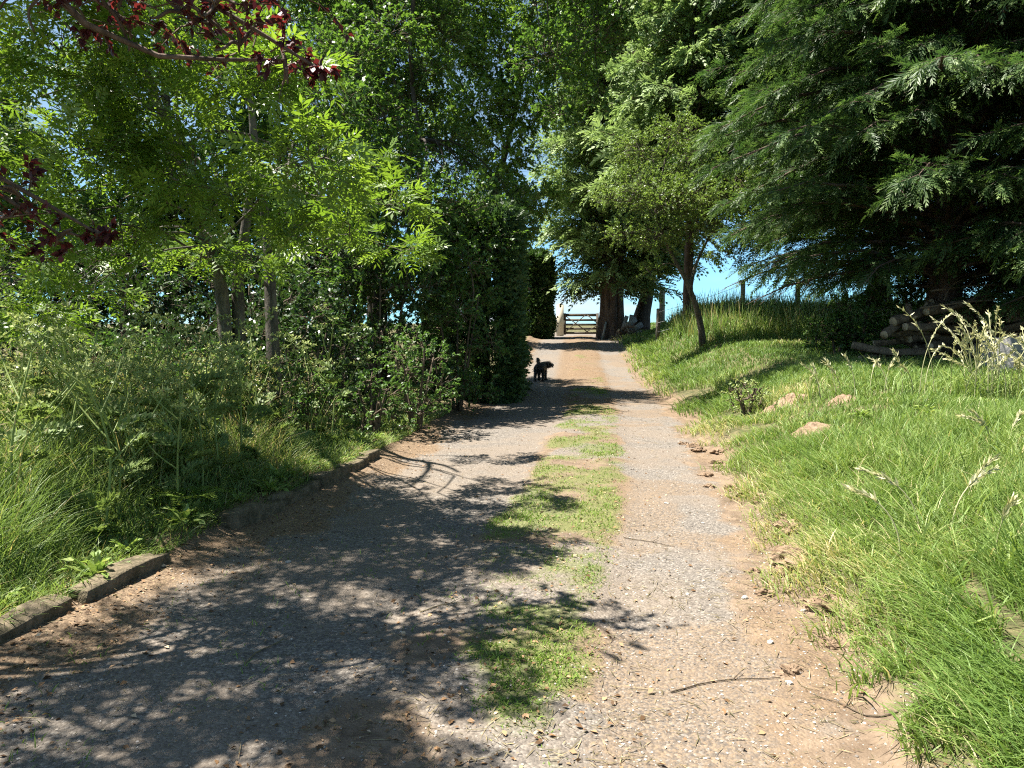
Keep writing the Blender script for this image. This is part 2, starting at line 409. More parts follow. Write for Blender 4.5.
# verge left of the drive
mb = MB()
for (n, y0, y1, smax) in ((90000, 2.4, 7, 5.5), (90000, 6.5, 13, 7), (30000, 12, 22, 10)):
    y = region(n, 0, 1, y0, y1, 1.3)[1]; s = -(2.06+rng.random(n)**1.2*smax); x = xc(y)+s
    cl = fbm(x*2.0, y*2.0, 51); cl2 = fbm(x*.8, y*.8, 52)
    keep = (rng.random(n) < np.clip(.2+1.6*(cl-.2), .15, 1)) & (np.abs(x/y) < .8) & ~((y > 13) & (s > -3.2))
    x, y, s, cl, cl2 = x[keep], y[keep], s[keep], cl[keep], cl2[keep]; m = len(x)
    tall = sst(-2.2, -3.0, s)*sst(9.5, 7, y)
    h = (.12+.55*tall*(.4+cl))*(.5+.9*rng.random(m))
    nk = sst(-2.45, -2.1, s); fl2 = np.stack([1.2*nk, -.3*nk, 0*nk], 1)
    w = np.maximum(.0045+.004*rng.random(m), y/F*.65)
    R = np.clip(.48+.6*(cl2-.5)+.6*(rng.random(m)-.5)+.35*(rng.random(m) < .14), 0, 1)
    blades(mb, x, y, h, w, .3+.8*rng.random(m)+.3*nk, R, fl2)
tag(mb.build('verge_grass', M['verge']), kind='stuff')
mb = MB()
n = 1500; y = 3.6+rng.random(n)*5.5; s_ = -(2.7+rng.random(n)*4.0); x = xc(y)+s_
k = fbm(x*1.2, y*1.2, 55) > .42; x, y = x[k], y[k]; m = len(x)
blades(mb, x, y, .55+.6*rng.random(m), np.maximum(.008, y/F*.8)+0*x, .1+.6*rng.random(m), np.clip(.75+.25*rng.random(m), 0, 1))
hx = np.repeat(x, 14); hy = np.repeat(y, 14); q = len(hx)
leaf(mb, np.stack([hx+rng.normal(size=q)*.04, hy+rng.normal(size=q)*.04, H(hx, hy)+.62+.45*rng.random(q)], 1), rdir(q)+A(0, 0, .9), rdir(q), .03+.03*rng.random(q), .008, .7+.3*rng.random(q), .2)
tag(mb.build('tall_seeding_grass', M['verge'], None), kind='stuff')
# centre strip: short tufts and clover
mb = MB()
n = 90000; y = region(n, 0, 1, 2.2, 22, 1.6)[1]; x = xc(y)-.45+rng.random(n)*1.6
mm = moss_mask(x, y)
k = rng.random(n) < np.clip((mm-.25)*1.6, 0, 1)*np.clip(.1+1.8*(fbm(x*6, y*6, 61)-.25), .05, 1); x, y, mm = x[k], y[k], mm[k]; m = len(x)
c6 = fbm(x*3, y*3, 63)
blades(mb, x, y, (.010+.038*mm*(.4+c6))*(.5+rng.random(m)), np.maximum(.004+.004*rng.random(m), y/F*.7), .4+.8*rng.random(m),
       np.clip(.35+.5*(c6-.4)+.5*(rng.random(m)-.5)+.35*(rng.random(m) < .18), 0, 1))
n = 1500; y = region(n, 0, 1, 2.4, 6, 1.3)[1]; x = xc(y)-1.9+rng.random(n)*2.0
k = fbm(x*3, y*3, 64) > .60; x, y = x[k], y[k]; m = len(x)
blades(mb, x, y, .02+.05*rng.random(m), np.full(m, .005), .6+.5*rng.random(m), .3+.5*rng.random(m))
tag(mb.build('clover_strip', M['moss']), kind='stuff')
# cut straw lying on the drive
mb = MB()
n = 22000; y = region(n, 0, 1, 2.2, 16, 1.4)[1]; x = xc(y)-2.0+rng.random(n)*4.5; s = x-xc(y)
pk = .14+.9*sst(1.2, 2.2, s)*sst(.45, .62, fbm(x*1.5, y*1.5, 71))+.8*np.exp(-((y-4.35-.1*s)/.22)**2)*sst(.6, 1.2, s)+.5*sst(.5, .65, fbm(x*1.2, y*1.2, 72))*sst(-.4, .1, s)+.3*sst(-1.2, -1.8, s)
k = rng.random(n) < pk*.8; x, y, s = x[k], y[k], s[k]; m = len(x)
az = rng.random(m)*6.28; D = np.stack([np.cos(az), np.sin(az), rng.normal(size=m)*.08], 1)
Lg = .03+.10*rng.random(m)**2
leaf(mb, np.stack([x, y, H(x, y)+.006], 1), D, A(0, 0, 1)+rng.normal(size=(m, 3))*.2, Lg, np.maximum(.003+.002*rng.random(m), y/F*.5), np.clip(rng.random(m)*(.6+.4*(rng.random(m) < .5)), 0, 1), .1)
tag(mb.build('straw_litter', M['straw']), kind='stuff')
# dead leaves and bits
mb = MB()
n = 30000; y = region(n, 0, 1, 2.2, 34, 1.5)[1]; x = xc(y)-2.2+rng.random(n)*4.6; s = x-xc(y)
pk = .05+.75*sst(-1.0, -1.8, s)+.6*sst(10, 14, y)*sst(.35, .55, fbm(x*1.1, y*1.1, 21))*sst(-.6, 0, s)*sst(1.2, .7, s)+.25*sst(-.7, -.2, s)*sst(1.3, .7, s)
k = rng.random(n) < pk; x, y = x[k], y[k]; m = len(x)
az = rng.random(m)*6.28; D = np.stack([np.cos(az), np.sin(az), rng.normal(size=m)*.25], 1)
sz = np.maximum(.008+.03*rng.random(m)**2, y/F*.8)
leaf(mb, np.stack([x, y, H(x, y)+.006], 1), D, A(0, 0, 1)+rng.normal(size=(m, 3))*.4, sz, sz*.6, rng.random(m), .25)
tag(mb.build('leaf_litter', M['litter']), kind='stuff')
# loose grit
mb = MB()
n = 26000; y = region(n, 0, 1, 2.2, 12, 1.6)[1]; x = xc(y)-1.9+rng.random(n)*4.1; s = x-xc(y)
k = rng.random(n) < (.35+.65*sst(.7, 1.0, s)); x, y = x[k], y[k]; m = len(x)
r = (.0015+.0055*rng.random(m)**4)
oc = np.array([[1, 0, 0], [0, 1, 0], [-1, 0, 0], [0, -1, 0], [0, 0, 1], [0, 0, -1]], float)
oq = np.array([[0, 1, 4, 4], [1, 2, 4, 4], [2, 3, 4, 4], [3, 0, 4, 4]])
sc = r[:, None]*(.7+.6*rng.random((m, 3)))*A(1.2, 1.2, .8)
Vv = oc[None]*sc[:, None]+np.stack([x, y, H(x, y)+r*.3], 1)[:, None]
mb.add(Vv, (np.arange(m)[:, None, None]*6+oq[None]).reshape(-1, 4), np.repeat(rng.random(m), 6))
gg = NT('grit'); cc = gg.ramp(gg.attr('rnd'), [(0, (.09, .08, .07)), (.5, (.26, .22, .18)), (.9, (.36, .31, .26)), (1, (.55, .50, .44))])
M['grit'] = gg.fin(gg.n('BsdfPrincipled', {'Base Color': cc, 'Roughness': .9}).outputs[0])
tag(mb.build('gravel', M['grit']), kind='stuff')

# ------------------------------------------------------------------ broadleaf trees and shrubs
def lobe_leaves(lf, tw, c, r, ntw, per, L, W, kind='simple', flat=.8, droop=.25, rbias=0.0, twr=.006, shell=.5):
    d = rdir(ntw); d[:, 2] = d[:, 2]*.9+.1
    rad = r*(shell+(1-shell)*rng.random(ntw)**.6)
    T = c+d*rad[:, None]*A(1, 1, flat)
    T = T+rng.normal(size=T.shape)*r*.10
    S = c+(T-c)*(.25+.3*rng.random(ntw)[:, None])+rng.normal(size=T.shape)*r*.08
    S[:, 2] -= .06*r
    Mid = (S+T)/2+A(0, 0, 1)*r*.10*rng.random(ntw)[:, None]
    sticks(tw, S, Mid, twr, twr*.75); sticks(tw, Mid, T, twr*.75, twr*.35)
    i = np.repeat(np.arange(ntw), per); n = len(i); t = .25+.8*rng.random(n)
    B = S[i]+(T-S)[i]*t[:, None]; B[:, 2] += r*.10*(1-(2*t-1)**2)
    td = nrm(T-S)[i]
    D = nrm(td*.7+rdir(n)*.85+A(0, 0, -droop))
    N = nrm(A(0, 0, 1)+rng.normal(size=(n, 3))*.45)
    twr_ = rng.random(ntw)
    R = np.clip(.35*twr_[i]+.5*rng.random(n)+.15+rbias, 0, 1)
    if kind == 'simple':
        leaf(lf, B, D, N, L*(.6+.6*rng.random(n)), W*(.7+.5*rng.random(n)), R)
    else:  # pinnate, as on an ash
        Lr = L*(.7+.5*rng.random(n)); D = nrm(D*A(1, 1, .6)); S_ = nrm(np.cross(D, N)); N = np.cross(S_, D)
        for tt in (.28, .48, .68, .86):
            base = B+D*(Lr*tt)[:, None]-A(0, 0, 1)*(Lr*.22*tt*tt)[:, None]
            for sg_ in (-1, 1):
                leaf(lf, base, D*.55+S_*sg_*.85+A(0, 0, -.12)+rng.normal(size=(n, 3))*.12, N, Lr*.36*(1.1-.3*abs(tt-.55)), W, R, .12, .42)
        tip = B+D*(Lr*.92)[:, None]-A(0, 0, 1)*(Lr*.2)[:, None]
        leaf(lf, tip, D+A(0, 0, -.3), N, Lr*.36, W, R, .12, .42)
        leaf(lf, B, D-A(0, 0, .1), N, Lr*.95, np.full(n, .005), R*0+.6, 0)
def limb_to(br, a, c, r0, r1, sag=.15, sides=5):
    a, c = np.asarray(a, float), np.asarray(c, float); d = np.linalg.norm(c-a)
    m1 = a+(c-a)*.35+A(0, 0, 1)*d*sag+rng.normal(size=3)*d*.05; m2 = a+(c-a)*.7+A(0, 0, 1)*d*sag*.6+rng.normal(size=3)*d*.05
    tube(br, smooth_pts([a, m1, m2, c], 9), np.linspace(r0, r1, 9), sides, 0, False)
def broadleaf(name, label, cat, base, stems, lobes, L, W, mat, bark='bark', ntw=60, per=16, kind='simple', group=None, droop=.25,
              flat=.8, limbs=True, shell=.5, twr=.006, density=True, trunkname='trunk', ls=1.0, zt=.3):
    root = thing(name, label, cat, base, group)
    tr, tw, lf = MB(), MB(), MB(); nodes = []
    for pts, r0, r1 in stems:
        q = smooth_pts(pts, 16); tube(tr, q, r1+(r0-r1)*(1-np.linspace(0, 1, 16))**1.4, 9, .12); nodes.append(q[4:])
    allp = np.concatenate(nodes)
    for lb in lobes:
        c, r = np.asarray(lb[0], float), lb[1]
        if limbs:
            below = allp[allp[:, 2] < c[2]+zt] if np.any(allp[:, 2] < c[2]+zt) else allp
            a_ = below[np.argmin(np.linalg.norm((below-c)*A(1, 1, .8), axis=1))]
            dd = np.linalg.norm(a_-c)
            if dd > .15: limb_to(tr, a_, c, ls*min(.012+.010*dd, .055), .008*ls)
            for q in range(4): 
                e = c+rdir(1)[0]*r*.5; limb_to(tr, c, e, .012*ls, .006*ls, .1, 4)
        n_ = max(8, int(ntw*(r**2 if density else 1)*(lb[2] if len(lb) > 2 else 1)))
        lobe_leaves(lf, tw, c, r, n_, per, L, W, kind, flat, droop, lb[3] if len(lb) > 3 else 0, twr, shell)
    tr.build(trunkname, M[bark], root, True); lf.build('crown' if cat == 'tree' else 'foliage', M[mat], root, extra=tw, emat=M['twig'])
    return root
def gp(x, y): return A(x, y, Hs(x, y))
def LP(lst): return [(P(a, b, c), r) + tuple(x) for a, b, c, r, *x in lst]

# multi-stemmed ash beside the drive
b0 = gp(-3.2, 9.1)
ash_lobes = LP([(80, 150, 6.4, .7), (40, 262, 6.2, .55, .6), (150, 110, 6.8, .75), (185, 168, 6.8, .7), (120, 225, 6.7, .6), (245, 70, 5.6, .5),
    (310, 160, 5.4, .52), (352, 168, 7.4, .4), (230, 195, 6.4, .5), (300, 225, 6.2, .42), (350, 225, 6.9, .42), (60, 50, 6.3, .8), (150, 20, 6.0, .8), (285, 75, 5.4, .4),
    (10, 190, 6.3, .6, .6), (90, 285, 7.0, .5, .6), (-30, 100, 6.8, .8, .6), (200, 258, 8.6, .5), (40, 320, 7.6, .5), (-20, 300, 6.6, .45, .5), (385, 205, 6.6, .3), (250, 255, 7.6, .4), (400, 250, 9, .45)])
ash_lobes += [(A(-3.0, 4.4, 4.2), .8, .95), (A(-2.75, 3.6, 4.0), .7, .95), (A(-3.5, 5.3, 4.7), .75, .9), (A(-2.95, 2.8, 4.1), .75, .95), (A(-2.35, 3.2, 3.95), .55, .95), (A(-4.3, 5.6, 5.6), .8, .85), (A(-4.4, 6.6, 6.0), .8, .85), (A(-3.7, 3.8, 4.4), .7, .85), (A(-2.6, 4.9, 4.4), .6, .9), (A(-3.9, 6.0, 5.2), .6, .85), (A(-3.6, 2.4, 4.2), .7, .9)]
stems = [([b0+A(-.1, 0, 0), P(222, 290, 9.0), P(203, 228, 8.7), P(168, 130, 8.2), P(120, 10, 7.5), P(60, -80, 7)], .09, .03),
         ([b0+A(.02, .1, 0), P(238, 290, 9.1), P(247, 220, 9.0), P(252, 110, 8.9), P(205, 10, 8.4), P(130, -90, 7.6)], .085, .02),
         ([b0+A(.35, .25, 0), P(272, 320, 9.4), P(268, 235, 9.4), P(256, 150, 9.0), P(246, 60, 8.7), P(225, -10, 8.3)], .10, .02)]
broadleaf('ash_tree', 'tall ash with three slim grey stems and bright feathery leaves over the drive', 'tree', b0, stems, ash_lobes, .24, .026, 'ash', 'bark_pale', 70, 7, 'pinnate', droop=.15, twr=.004, flat=.5, ls=.45)

# copper-leaved plum reaching in from the left edge
b1 = gp(-4.4, 3.0)
red = LP([(40, -10, 3.9, .42), (110, 10, 4.0, .40), (180, 12, 4.1, .42), (240, 45, 4.2, .36), (285, 60, 4.3, .26), (215, 5, 4.0, .4), (320, 70, 4.3, .13), (150, -30, 4, .5), (280, -20, 4.1, .45), (90, -60, 4, .6),
          (20, 195, 3.9, .26), (-20, 220, 3.8, .35), (60, 235, 4.1, .18), (100, 235, 4.2, .10), (-60, 150, 3.8, .5)])
red += [(A(-3.4, 3.0, 4.0), .8), (A(-4.2, 3.2, 4.6), .9), (A(-2.2, 3.6, 4.1), .6), (A(-4.6, 2.4, 3.6), .8)]
broadleaf('copper_plum_tree', 'dark red leaved tree reaching in at the upper left', 'tree', b1, [([b1, b1+A(.1, 0, 1.2), b1+A(.4, .2, 2.4), b1+A(1.2, .6, 3.3), b1+A(2.3, 1.0, 3.5)], .12, .03)],
          red, .055, .032, 'red_leaf', 'bark_red', 85, 13, droop=.5)

# big dark tree overhanging the drive
b2 = gp(-2.9, 16.5)
dk = LP([(350, 130, 17.4, 1.5), (405, 215, 13, 1.2), (370, 270, 12.5, 1.1), (455, 210, 14.5, 1.0), (470, 255, 15, 1.1), (515, 205, 17.8, .8), (340, 200, 13, 1.1), (430, 290, 13.5, 1.0), (490, 300, 17, 1.0), (385, 90, 17.4, 1.4), (360, 30, 17.6, 1.6), (440, 160, 17.4, 1.3), 
    (545, 55, 14.2, .8), (592, 40, 14.5, .9), (622, 15, 14.6, .8), (560, -10, 14.5, 1.0), (600, 95, 14.8, .6), (560, 110, 14.6, .6), (640, -40, 15, 1.1), (600, -60, 14.6, 1.2), (690, -90, 14.5, 1.2), (660, -130, 14.5, 1.3)])
dk += LP([(345, 60, 13.5, 1.0), (380, 120, 14, .9), (385, 30, 14, .9), (330, 100, 12.5, .9), (415, 100, 17, .9), (440, 30, 17.5, 1.0), (400, 160, 13.5, .8), (425, 70, 16.5, .8)])
dk += LP([(500, 200, 16.8, .8), (522, 226, 17.6, .55), (480, 225, 16, .8)])
dk += [(A(-3.5, 17.4, 11), 2.0), (A(-5, 16.5, 9.5), 1.8), (A(-2.5, 17.8, 9), 1.8)]
broadleaf('field_maple_tree', 'big dense small-leaved tree above the clipped hedge, leaning over the drive', 'tree', b2,
          [([b2, b2+A(0, 0, 2), b2+A(-.2, .2, 4.5), b2+A(-.5, .6, 7), b2+A(-.8, .8, 10)], .26, .06), ([b2+A(0, 0, 1.8), P(420, 190, 16), P(410, 40, 16.5), P(440, -70, 15.5), P(560, -100, 14.8), P(660, -90, 14.6)], .06, .03)],
          dk, .085, .055, 'dark_leaf', 'bark_dark', 120, 18, droop=.35, zt=4.0, ls=.7)

b5 = gp(-1.6, 33)
ft = LP([(590, 20, 33.5, 2.24), (560, 60, 32.5, 2.13), (622, -10, 34.0, 2.24), (540, 10, 32.5, 2.24), (540, 205, 32.5, 1.34), (525, 110, 32.5, 2.02), (500, 60, 32.5, 2.24), (520, 235, 33.0, 1.12), (500, 160, 32.5, 2.02), (480, 110, 32.5, 2.02), (450, 60, 32.5, 2.13), (440, 130, 32.5, 1.90), (470, 10, 32.5, 2.24), (500, 200, 32.5, 1.57), (440, 0, 32.5, 2.24), (580, -50, 33.5, 2.46), (535, -60, 32.5, 2.46), (632, 40, 34.5, 1.34)])
broadleaf('lime_tree', 'tall loose-leaved tree beyond the clipped hedge, reaching over the drive towards the conifers', 'tree', b5,
          [([b5, b5+A(.2, 0, 3), b5+A(.8, 0, 6), b5+A(1.6, 0, 9), b5+A(2.5, 0, 14)], .3, .06)], ft, .15, .10, 'lime_leaf', 'bark', 60, 20, droop=.35)
# wood behind the ash: four separate trees
for k, (x, y, hh, nm_) in enumerate([(-12.5, 16, 9.5, 'broad dark tree filling the left edge behind the ash'), (-8.2, 18.5, 10.5, 'tall dark tree behind the gap left of the ash stems'),
                                     (-5.0, 21, 11, 'dark tree farthest back between the ash and the small-leaved tree'), (-16.5, 22, 11, 'dark tree half hidden behind the broad one at the left edge')]):
    b = gp(x, y); lb = []
    for i in range(24):
        t = (i+.5)/24; zz = 1.6+(hh-1.8)*t; rr = 2.6*math.sin(math.pi*(.2+.75*t)); az = i*2.4+k
        lb.append((b+A(rr*.75*math.cos(az), rr*.75*math.sin(az), zz), 1.3))
    broadleaf('woodland_tree', nm_, 'tree', b, [([b, b+A(.1, .1, hh*.4), b+A(-.1, 0, hh*.85)], .2, .05)], lb, .14, .09, 'dark_leaf', 'bark', 62, 13, group='trees behind the ash', droop=.3)

for k, (x0, x1, y, hh, lab) in enumerate([(-24, -12, 16.5, 3.8, 'thick wild hedge closing the view behind the weeds at the left edge'), (-12.5, -3.2, 18.5, 4.2, 'thick wild hedge closing the view behind the ash stems')]):
    n_ = int((x1-x0)/.9); lb = []; st = []
    for i in range(n_):
        x = x0+(i+.5)*(x1-x0)/n_; b = gp(x, y)
        for zz in (.6, 1.6, 2.6, hh-.5): lb.append((b+A(rng.normal()*.25, rng.normal()*.3, zz), 1.0))
        st.append(([b, b+A(.1, 0, 1), b+A(.2*rng.normal(), .1, hh*.7)], .05, .02))
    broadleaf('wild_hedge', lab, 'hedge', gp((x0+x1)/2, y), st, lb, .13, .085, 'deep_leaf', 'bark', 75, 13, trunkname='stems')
# shrubs in the understorey and along the drive
def shrub(name, label, x, y, r, h, L, W, mat='shrub_leaf', ntw=70, per=15, group=None, nl=9, kind='simple', rbias=0):
    b = gp(x, y); lb = []; st = []
    for i in range(nl):
        t = (i+.5)/nl; az = i*2.4+x; rr = r*(.72 if t < .75 else .35)
        c = b+A(rr*math.cos(az)*math.sqrt(.3+.7*rng.random()), rr*math.sin(az), .3*r+(h-.6*r)*t)
        lb.append((c, r*.62, 1, rbias))
    for i in range(4):
        az = i*1.6+rng.random(); st.append(([b+A(.05*math.cos(az), .05*math.sin(az), 0), b+A(.25*r*math.cos(az), .25*r*math.sin(az), h*.35), b+A(.45*r*math.cos(az), .45*r*math.sin(az), h*.7)], .03, .012))
    return broadleaf(name, label, 'shrub', b, st, lb, L, W, mat, 'twig', ntw/max(r*r*.4, .25)*.55, per, kind, group, trunkname='stems')
shrub('rose_shrub', 'pale green leafy bush at the near end of the shrubs by the drive', -1.35, 10.8, .62, 1.45, .05, .03, 'shrub_leaf', 80, 16, rbias=.15)
shrub('low_shrub', 'small ragged bush between the kerb end and the pale bush', -1.85, 10.2, .42, .9, .05, .03, 'shrub_leaf', 60, 14, rbias=.1)
shrub('elder_shrub', 'tall glossy leaved shrub against the end of the clipped hedge', -.95, 13.4, .85, 2.9, .07, .04, 'shrub_leaf', 90, 16)
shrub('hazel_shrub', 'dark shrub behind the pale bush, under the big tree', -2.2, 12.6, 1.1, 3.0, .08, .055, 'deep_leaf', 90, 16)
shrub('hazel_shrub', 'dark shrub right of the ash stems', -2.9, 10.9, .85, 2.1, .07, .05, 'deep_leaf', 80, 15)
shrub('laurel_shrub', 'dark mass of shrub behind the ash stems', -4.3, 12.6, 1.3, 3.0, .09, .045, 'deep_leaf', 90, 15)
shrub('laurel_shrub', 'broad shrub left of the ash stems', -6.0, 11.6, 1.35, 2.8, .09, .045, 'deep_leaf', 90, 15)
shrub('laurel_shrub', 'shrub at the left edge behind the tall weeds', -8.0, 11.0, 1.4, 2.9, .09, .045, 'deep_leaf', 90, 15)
shrub('bramble_shrub', 'low bramble at the foot of the ash', -3.9, 9.3, .7, 1.0, .06, .04, 'shrub_leaf', 70, 14)
shrub('bramble_shrub', 'low leafy growth right of the ash foot beside the mown verge', -2.6, 9.7, .55, .95, .05, .035, 'shrub_leaf', 70, 14, rbias=.1)
shrub('bramble_shrub', 'sunlit leafy bush in front of the ash stems', -2.95, 8.5, .6, 1.25, .055, .036, 'shrub_leaf', 80, 15, rbias=.15)
shrub('bramble_shrub', 'leafy bush left of the ash foot behind the tall weeds', -4.2, 8.7, .75, 1.35, .055, .036, 'shrub_leaf', 80, 15, rbias=.1)
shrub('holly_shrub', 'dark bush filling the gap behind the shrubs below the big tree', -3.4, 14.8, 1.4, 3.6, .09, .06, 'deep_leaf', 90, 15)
shrub('hawthorn_shrub', 'dark bush on the grassy bank beside the woodpile', 6.9, 16.4, .6, .95, .07, .045, 'shrub_leaf', 80, 14)
shrub('nettle_shrub', 'leafy green growth at the left end of the woodpile', 7.4, 16.4, .6, 1.5, .08, .05, 'shrub_leaf', 60, 14)
shrub('elder_shrub', 'dark leafy bush behind the middle of the woodpile', 9.2, 17.6, 1.1, 2.3, .08, .05, 'dark_leaf', 80, 14)
shrub('elder_shrub', 'dark leafy bush behind the right end of the woodpile', 11.4, 17.0, 1.1, 2.3, .08, .05, 'dark_leaf', 80, 14)
shrub('flowering_weed', 'low yellowish weed in front of the small tree', 3.45, 11.3, .36, .55, .04, .025, 'parsley', 60, 12, rbias=.2)

# small tree with a bare leaning trunk
ty = 20.0
while ty < 28 and 345+F*(CAMZ-Hs(191/F*ty, ty))/ty > 347: ty += .1
b3 = gp(191/F*ty, ty)
def TP(a, b, c): return P(a, b, c-20+ty)
fk = TP(688, 285, 19.9)
ap = [(TP(q[0], q[1], q[2]), q[3]*ty/20) for q in [(640, 190, 19.5, .95), (690, 165, 20, 1.0), (735, 190, 20, .95), (655, 240, 19.5, .8), (625, 235, 19.3, .6), (700, 230, 19.5, .9), (755, 235, 20.3, .7), (720, 252, 20.4, .55), (680, 135, 20.2, .9), (640, 150, 20.2, .8), (765, 215, 20.5, .6), (610, 200, 19.6, .55), (690, 200, 18.9, .9), (650, 272, 19.3, .4), (665, 205, 19, .9), (720, 205, 19.4, .8)]]
broadleaf('apple_tree', 'small round tree with a bare dark trunk on the bank by the fence', 'tree', b3,
          [([b3, TP(699, 318, 20), fk, TP(672, 255, 19.8), TP(655, 215, 19.6)], .115, .04), ([fk+A(.05, 0, -.1), TP(697, 262, 20), TP(715, 225, 20)], .07, .03)],
          ap, .07, .042, 'apple', 'bark', 150, 20, droop=.2)

# ------------------------------------------------------------------ conifers
def sprays(mb, B, D, N, L, W, R, pairs=6, droop=.25):
    n = len(B); D = nrm(D); S = nrm(np.cross(D, N)); N = np.cross(S, D)
    Lc = L[:, None]
    prev = B
    for j in range(pairs):
        t = (j+.4)/pairs
        b = B+D*Lc*t-A(0, 0, 1)*Lc*droop*t*t
        for sg_ in (-1, 1):
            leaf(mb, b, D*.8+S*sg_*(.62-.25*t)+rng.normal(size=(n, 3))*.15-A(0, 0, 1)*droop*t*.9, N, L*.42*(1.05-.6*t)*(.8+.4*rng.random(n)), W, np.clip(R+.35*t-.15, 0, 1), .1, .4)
    b = B+D*Lc*.85-A(0, 0, 1)*Lc*droop*.72
    leaf(mb, b, D-A(0, 0, 1)*droop*1.4, N, L*.3, W, np.clip(R+.25, 0, 1), .1, .4)
    leaf(mb, B, D-A(0, 0, 1)*droop*.5, N, L*.95, np.full(n, .012), R*.5, 0)
def conifer(name, label, base, Ht, cb, Rf, nl, sl, sw, pairs, mat, trunk, rise=.3, droop=.3, sub=.32, per=4, group=None, bark='bark_red', tr_r=(.3, .06), lean=(0, 0), skip=None, top_frac=1.0):
    root = thing(name, label, 'tree', base, group)
    tr, br, lf = MB(), MB(), MB()
    for tp, r0, r1 in trunk: tube(tr, smooth_pts(tp, 14), np.linspace(r0, r1, 14), 12, .16)
    SP = []
    for i in range(nl):
        t = (i+rng.random()*.8)/nl; z = cb+(Ht-cb)*t; az = i*2.39996+rng.random()*.5
        Lm = Rf(t, az)*(.72+.4*rng.random())
        if Lm < .2: continue
        o = A(math.cos(az), math.sin(az), 0); ax = base+A(lean[0]*t, lean[1]*t, z)
        u = np.linspace(0, 1, 7)
        rr_ = rise*(.6+.8*rng.random()); 
        pts = ax+o*(Lm*u)[:, None]+A(0, 0, 1)*(Lm*(rr_*u*1.6-droop*1.5*u*u))[:, None]+np.cumsum(rng.normal(size=(7, 3))*.03*Lm, 0)*.5
        if skip is not None and skip(pts[4:5])[0]: continue
        tube(br, pts, np.linspace(.02+.011*Lm, .008, 7), 5, 0, False)
        m = max(4, int(Lm/sub)); us = .18+.82*(np.arange(m)+rng.random(m))/m
        for sd in (-1, 1):
            f = us*6; k = np.minimum(f.astype(int), 5); w = (f-k)[:, None]
            p0 = pts[k]*(1-w)+pts[k+1]*w; ld = nrm(pts[k+1]-pts[k])
            side = nrm(np.cross(ld, A(0, 0, 1)))*sd
            d = nrm(ld*.7+side*.75+rng.normal(size=(m, 3))*.18)
            ln = (.25+Lm*.27*(1-us)+.15*rng.random(m))*1.0
            e = p0+d*ln[:, None]-A(0, 0, 1)*(ln*.15)[:, None]
            sticks(br, p0, e, .007, .003)
            for q in range(per):
                tt = (q+.3+.6*rng.random(m))/per
                b = p0+(e-p0)*tt[:, None]
                dd = nrm(d*.7+ld*.35+rng.normal(size=(m, 3))*.33+A(0, 0, -.12))
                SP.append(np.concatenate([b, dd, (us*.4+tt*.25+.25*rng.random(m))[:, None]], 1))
    SP = np.concatenate(SP); n = len(SP)
    if skip is not None: SP = SP[~skip(SP[:, :3])]; n = len(SP)
    Nn = nrm(A(0, 0, 1)+rng.normal(size=(n, 3))*.5)
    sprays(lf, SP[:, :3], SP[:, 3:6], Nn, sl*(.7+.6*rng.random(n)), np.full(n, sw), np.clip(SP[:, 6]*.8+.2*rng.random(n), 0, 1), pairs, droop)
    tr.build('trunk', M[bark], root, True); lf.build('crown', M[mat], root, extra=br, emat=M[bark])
    return root
# pair by the gate
c1 = gp(P(612, 340, 37)[0], 37.0)
conifer('cypress_tree', 'sunlit cypress with a thick ribbed trunk right beside the gate', c1, 19, 1.7, lambda t, a: 3.7*(1-.75*max(t-.25, 0))*(.55+.45*min(1, t/.12)), 300, .66, .085, 5, 'cypress',
        [([c1-A(0, 0, .1), c1+A(0, 0, .5), c1+A(0, 0, 3), c1+A(.1, 0, 9), c1+A(.1, 0, 18)], .66, .06)] + [([c1+A(.55*math.cos(q), .55*math.sin(q), -.1), c1+A(.42*math.cos(q), .42*math.sin(q), .8), c1+A(.35*math.cos(q), .35*math.sin(q), 3)], .26, .16) for q in (.3, 1.6, 3.0, 4.0, 4.7, 5.5)], .55, .35, .42, 3, 'conifers at the gate')
c2 = gp(P(640, 335, 39)[0], 39.0)
conifer('cypress_tree', 'second sunlit cypress, leaning trunk farther from the gate', c2, 20, 1.7, lambda t, a: 4.0*(1-.7*max(t-.3, 0))*(.55+.45*min(1, t/.12)), 320, .66, .085, 5, 'cypress',
        [([c2-A(0, 0, .1), c2+A(.1, 0, 1), c2+A(.5, 0, 3), c2+A(.9, 0, 9), c2+A(1, 0, 19)], .5, .06)], .55, .35, .42, 3, 'conifers at the gate', lean=(.9, 0))
c3 = gp(6.5, 28.6)
conifer('cypress_tree', 'cypress behind the crown of the small tree', c3, 18, 4.0, lambda t, a: 3.4*(1-.7*max(t-.3, 0)), 260, .66, .085, 5, 'cypress',
        [([c3-A(0, 0, .1), c3+A(0, 0, 2), c3+A(.1, 0, 9), c3+A(.1, 0, 17)], .22, .05)], .5, .35, .42, 3, 'conifers at the gate', lean=(1.6, 0), skip=lambda p: p[:, 2] < 3.9)
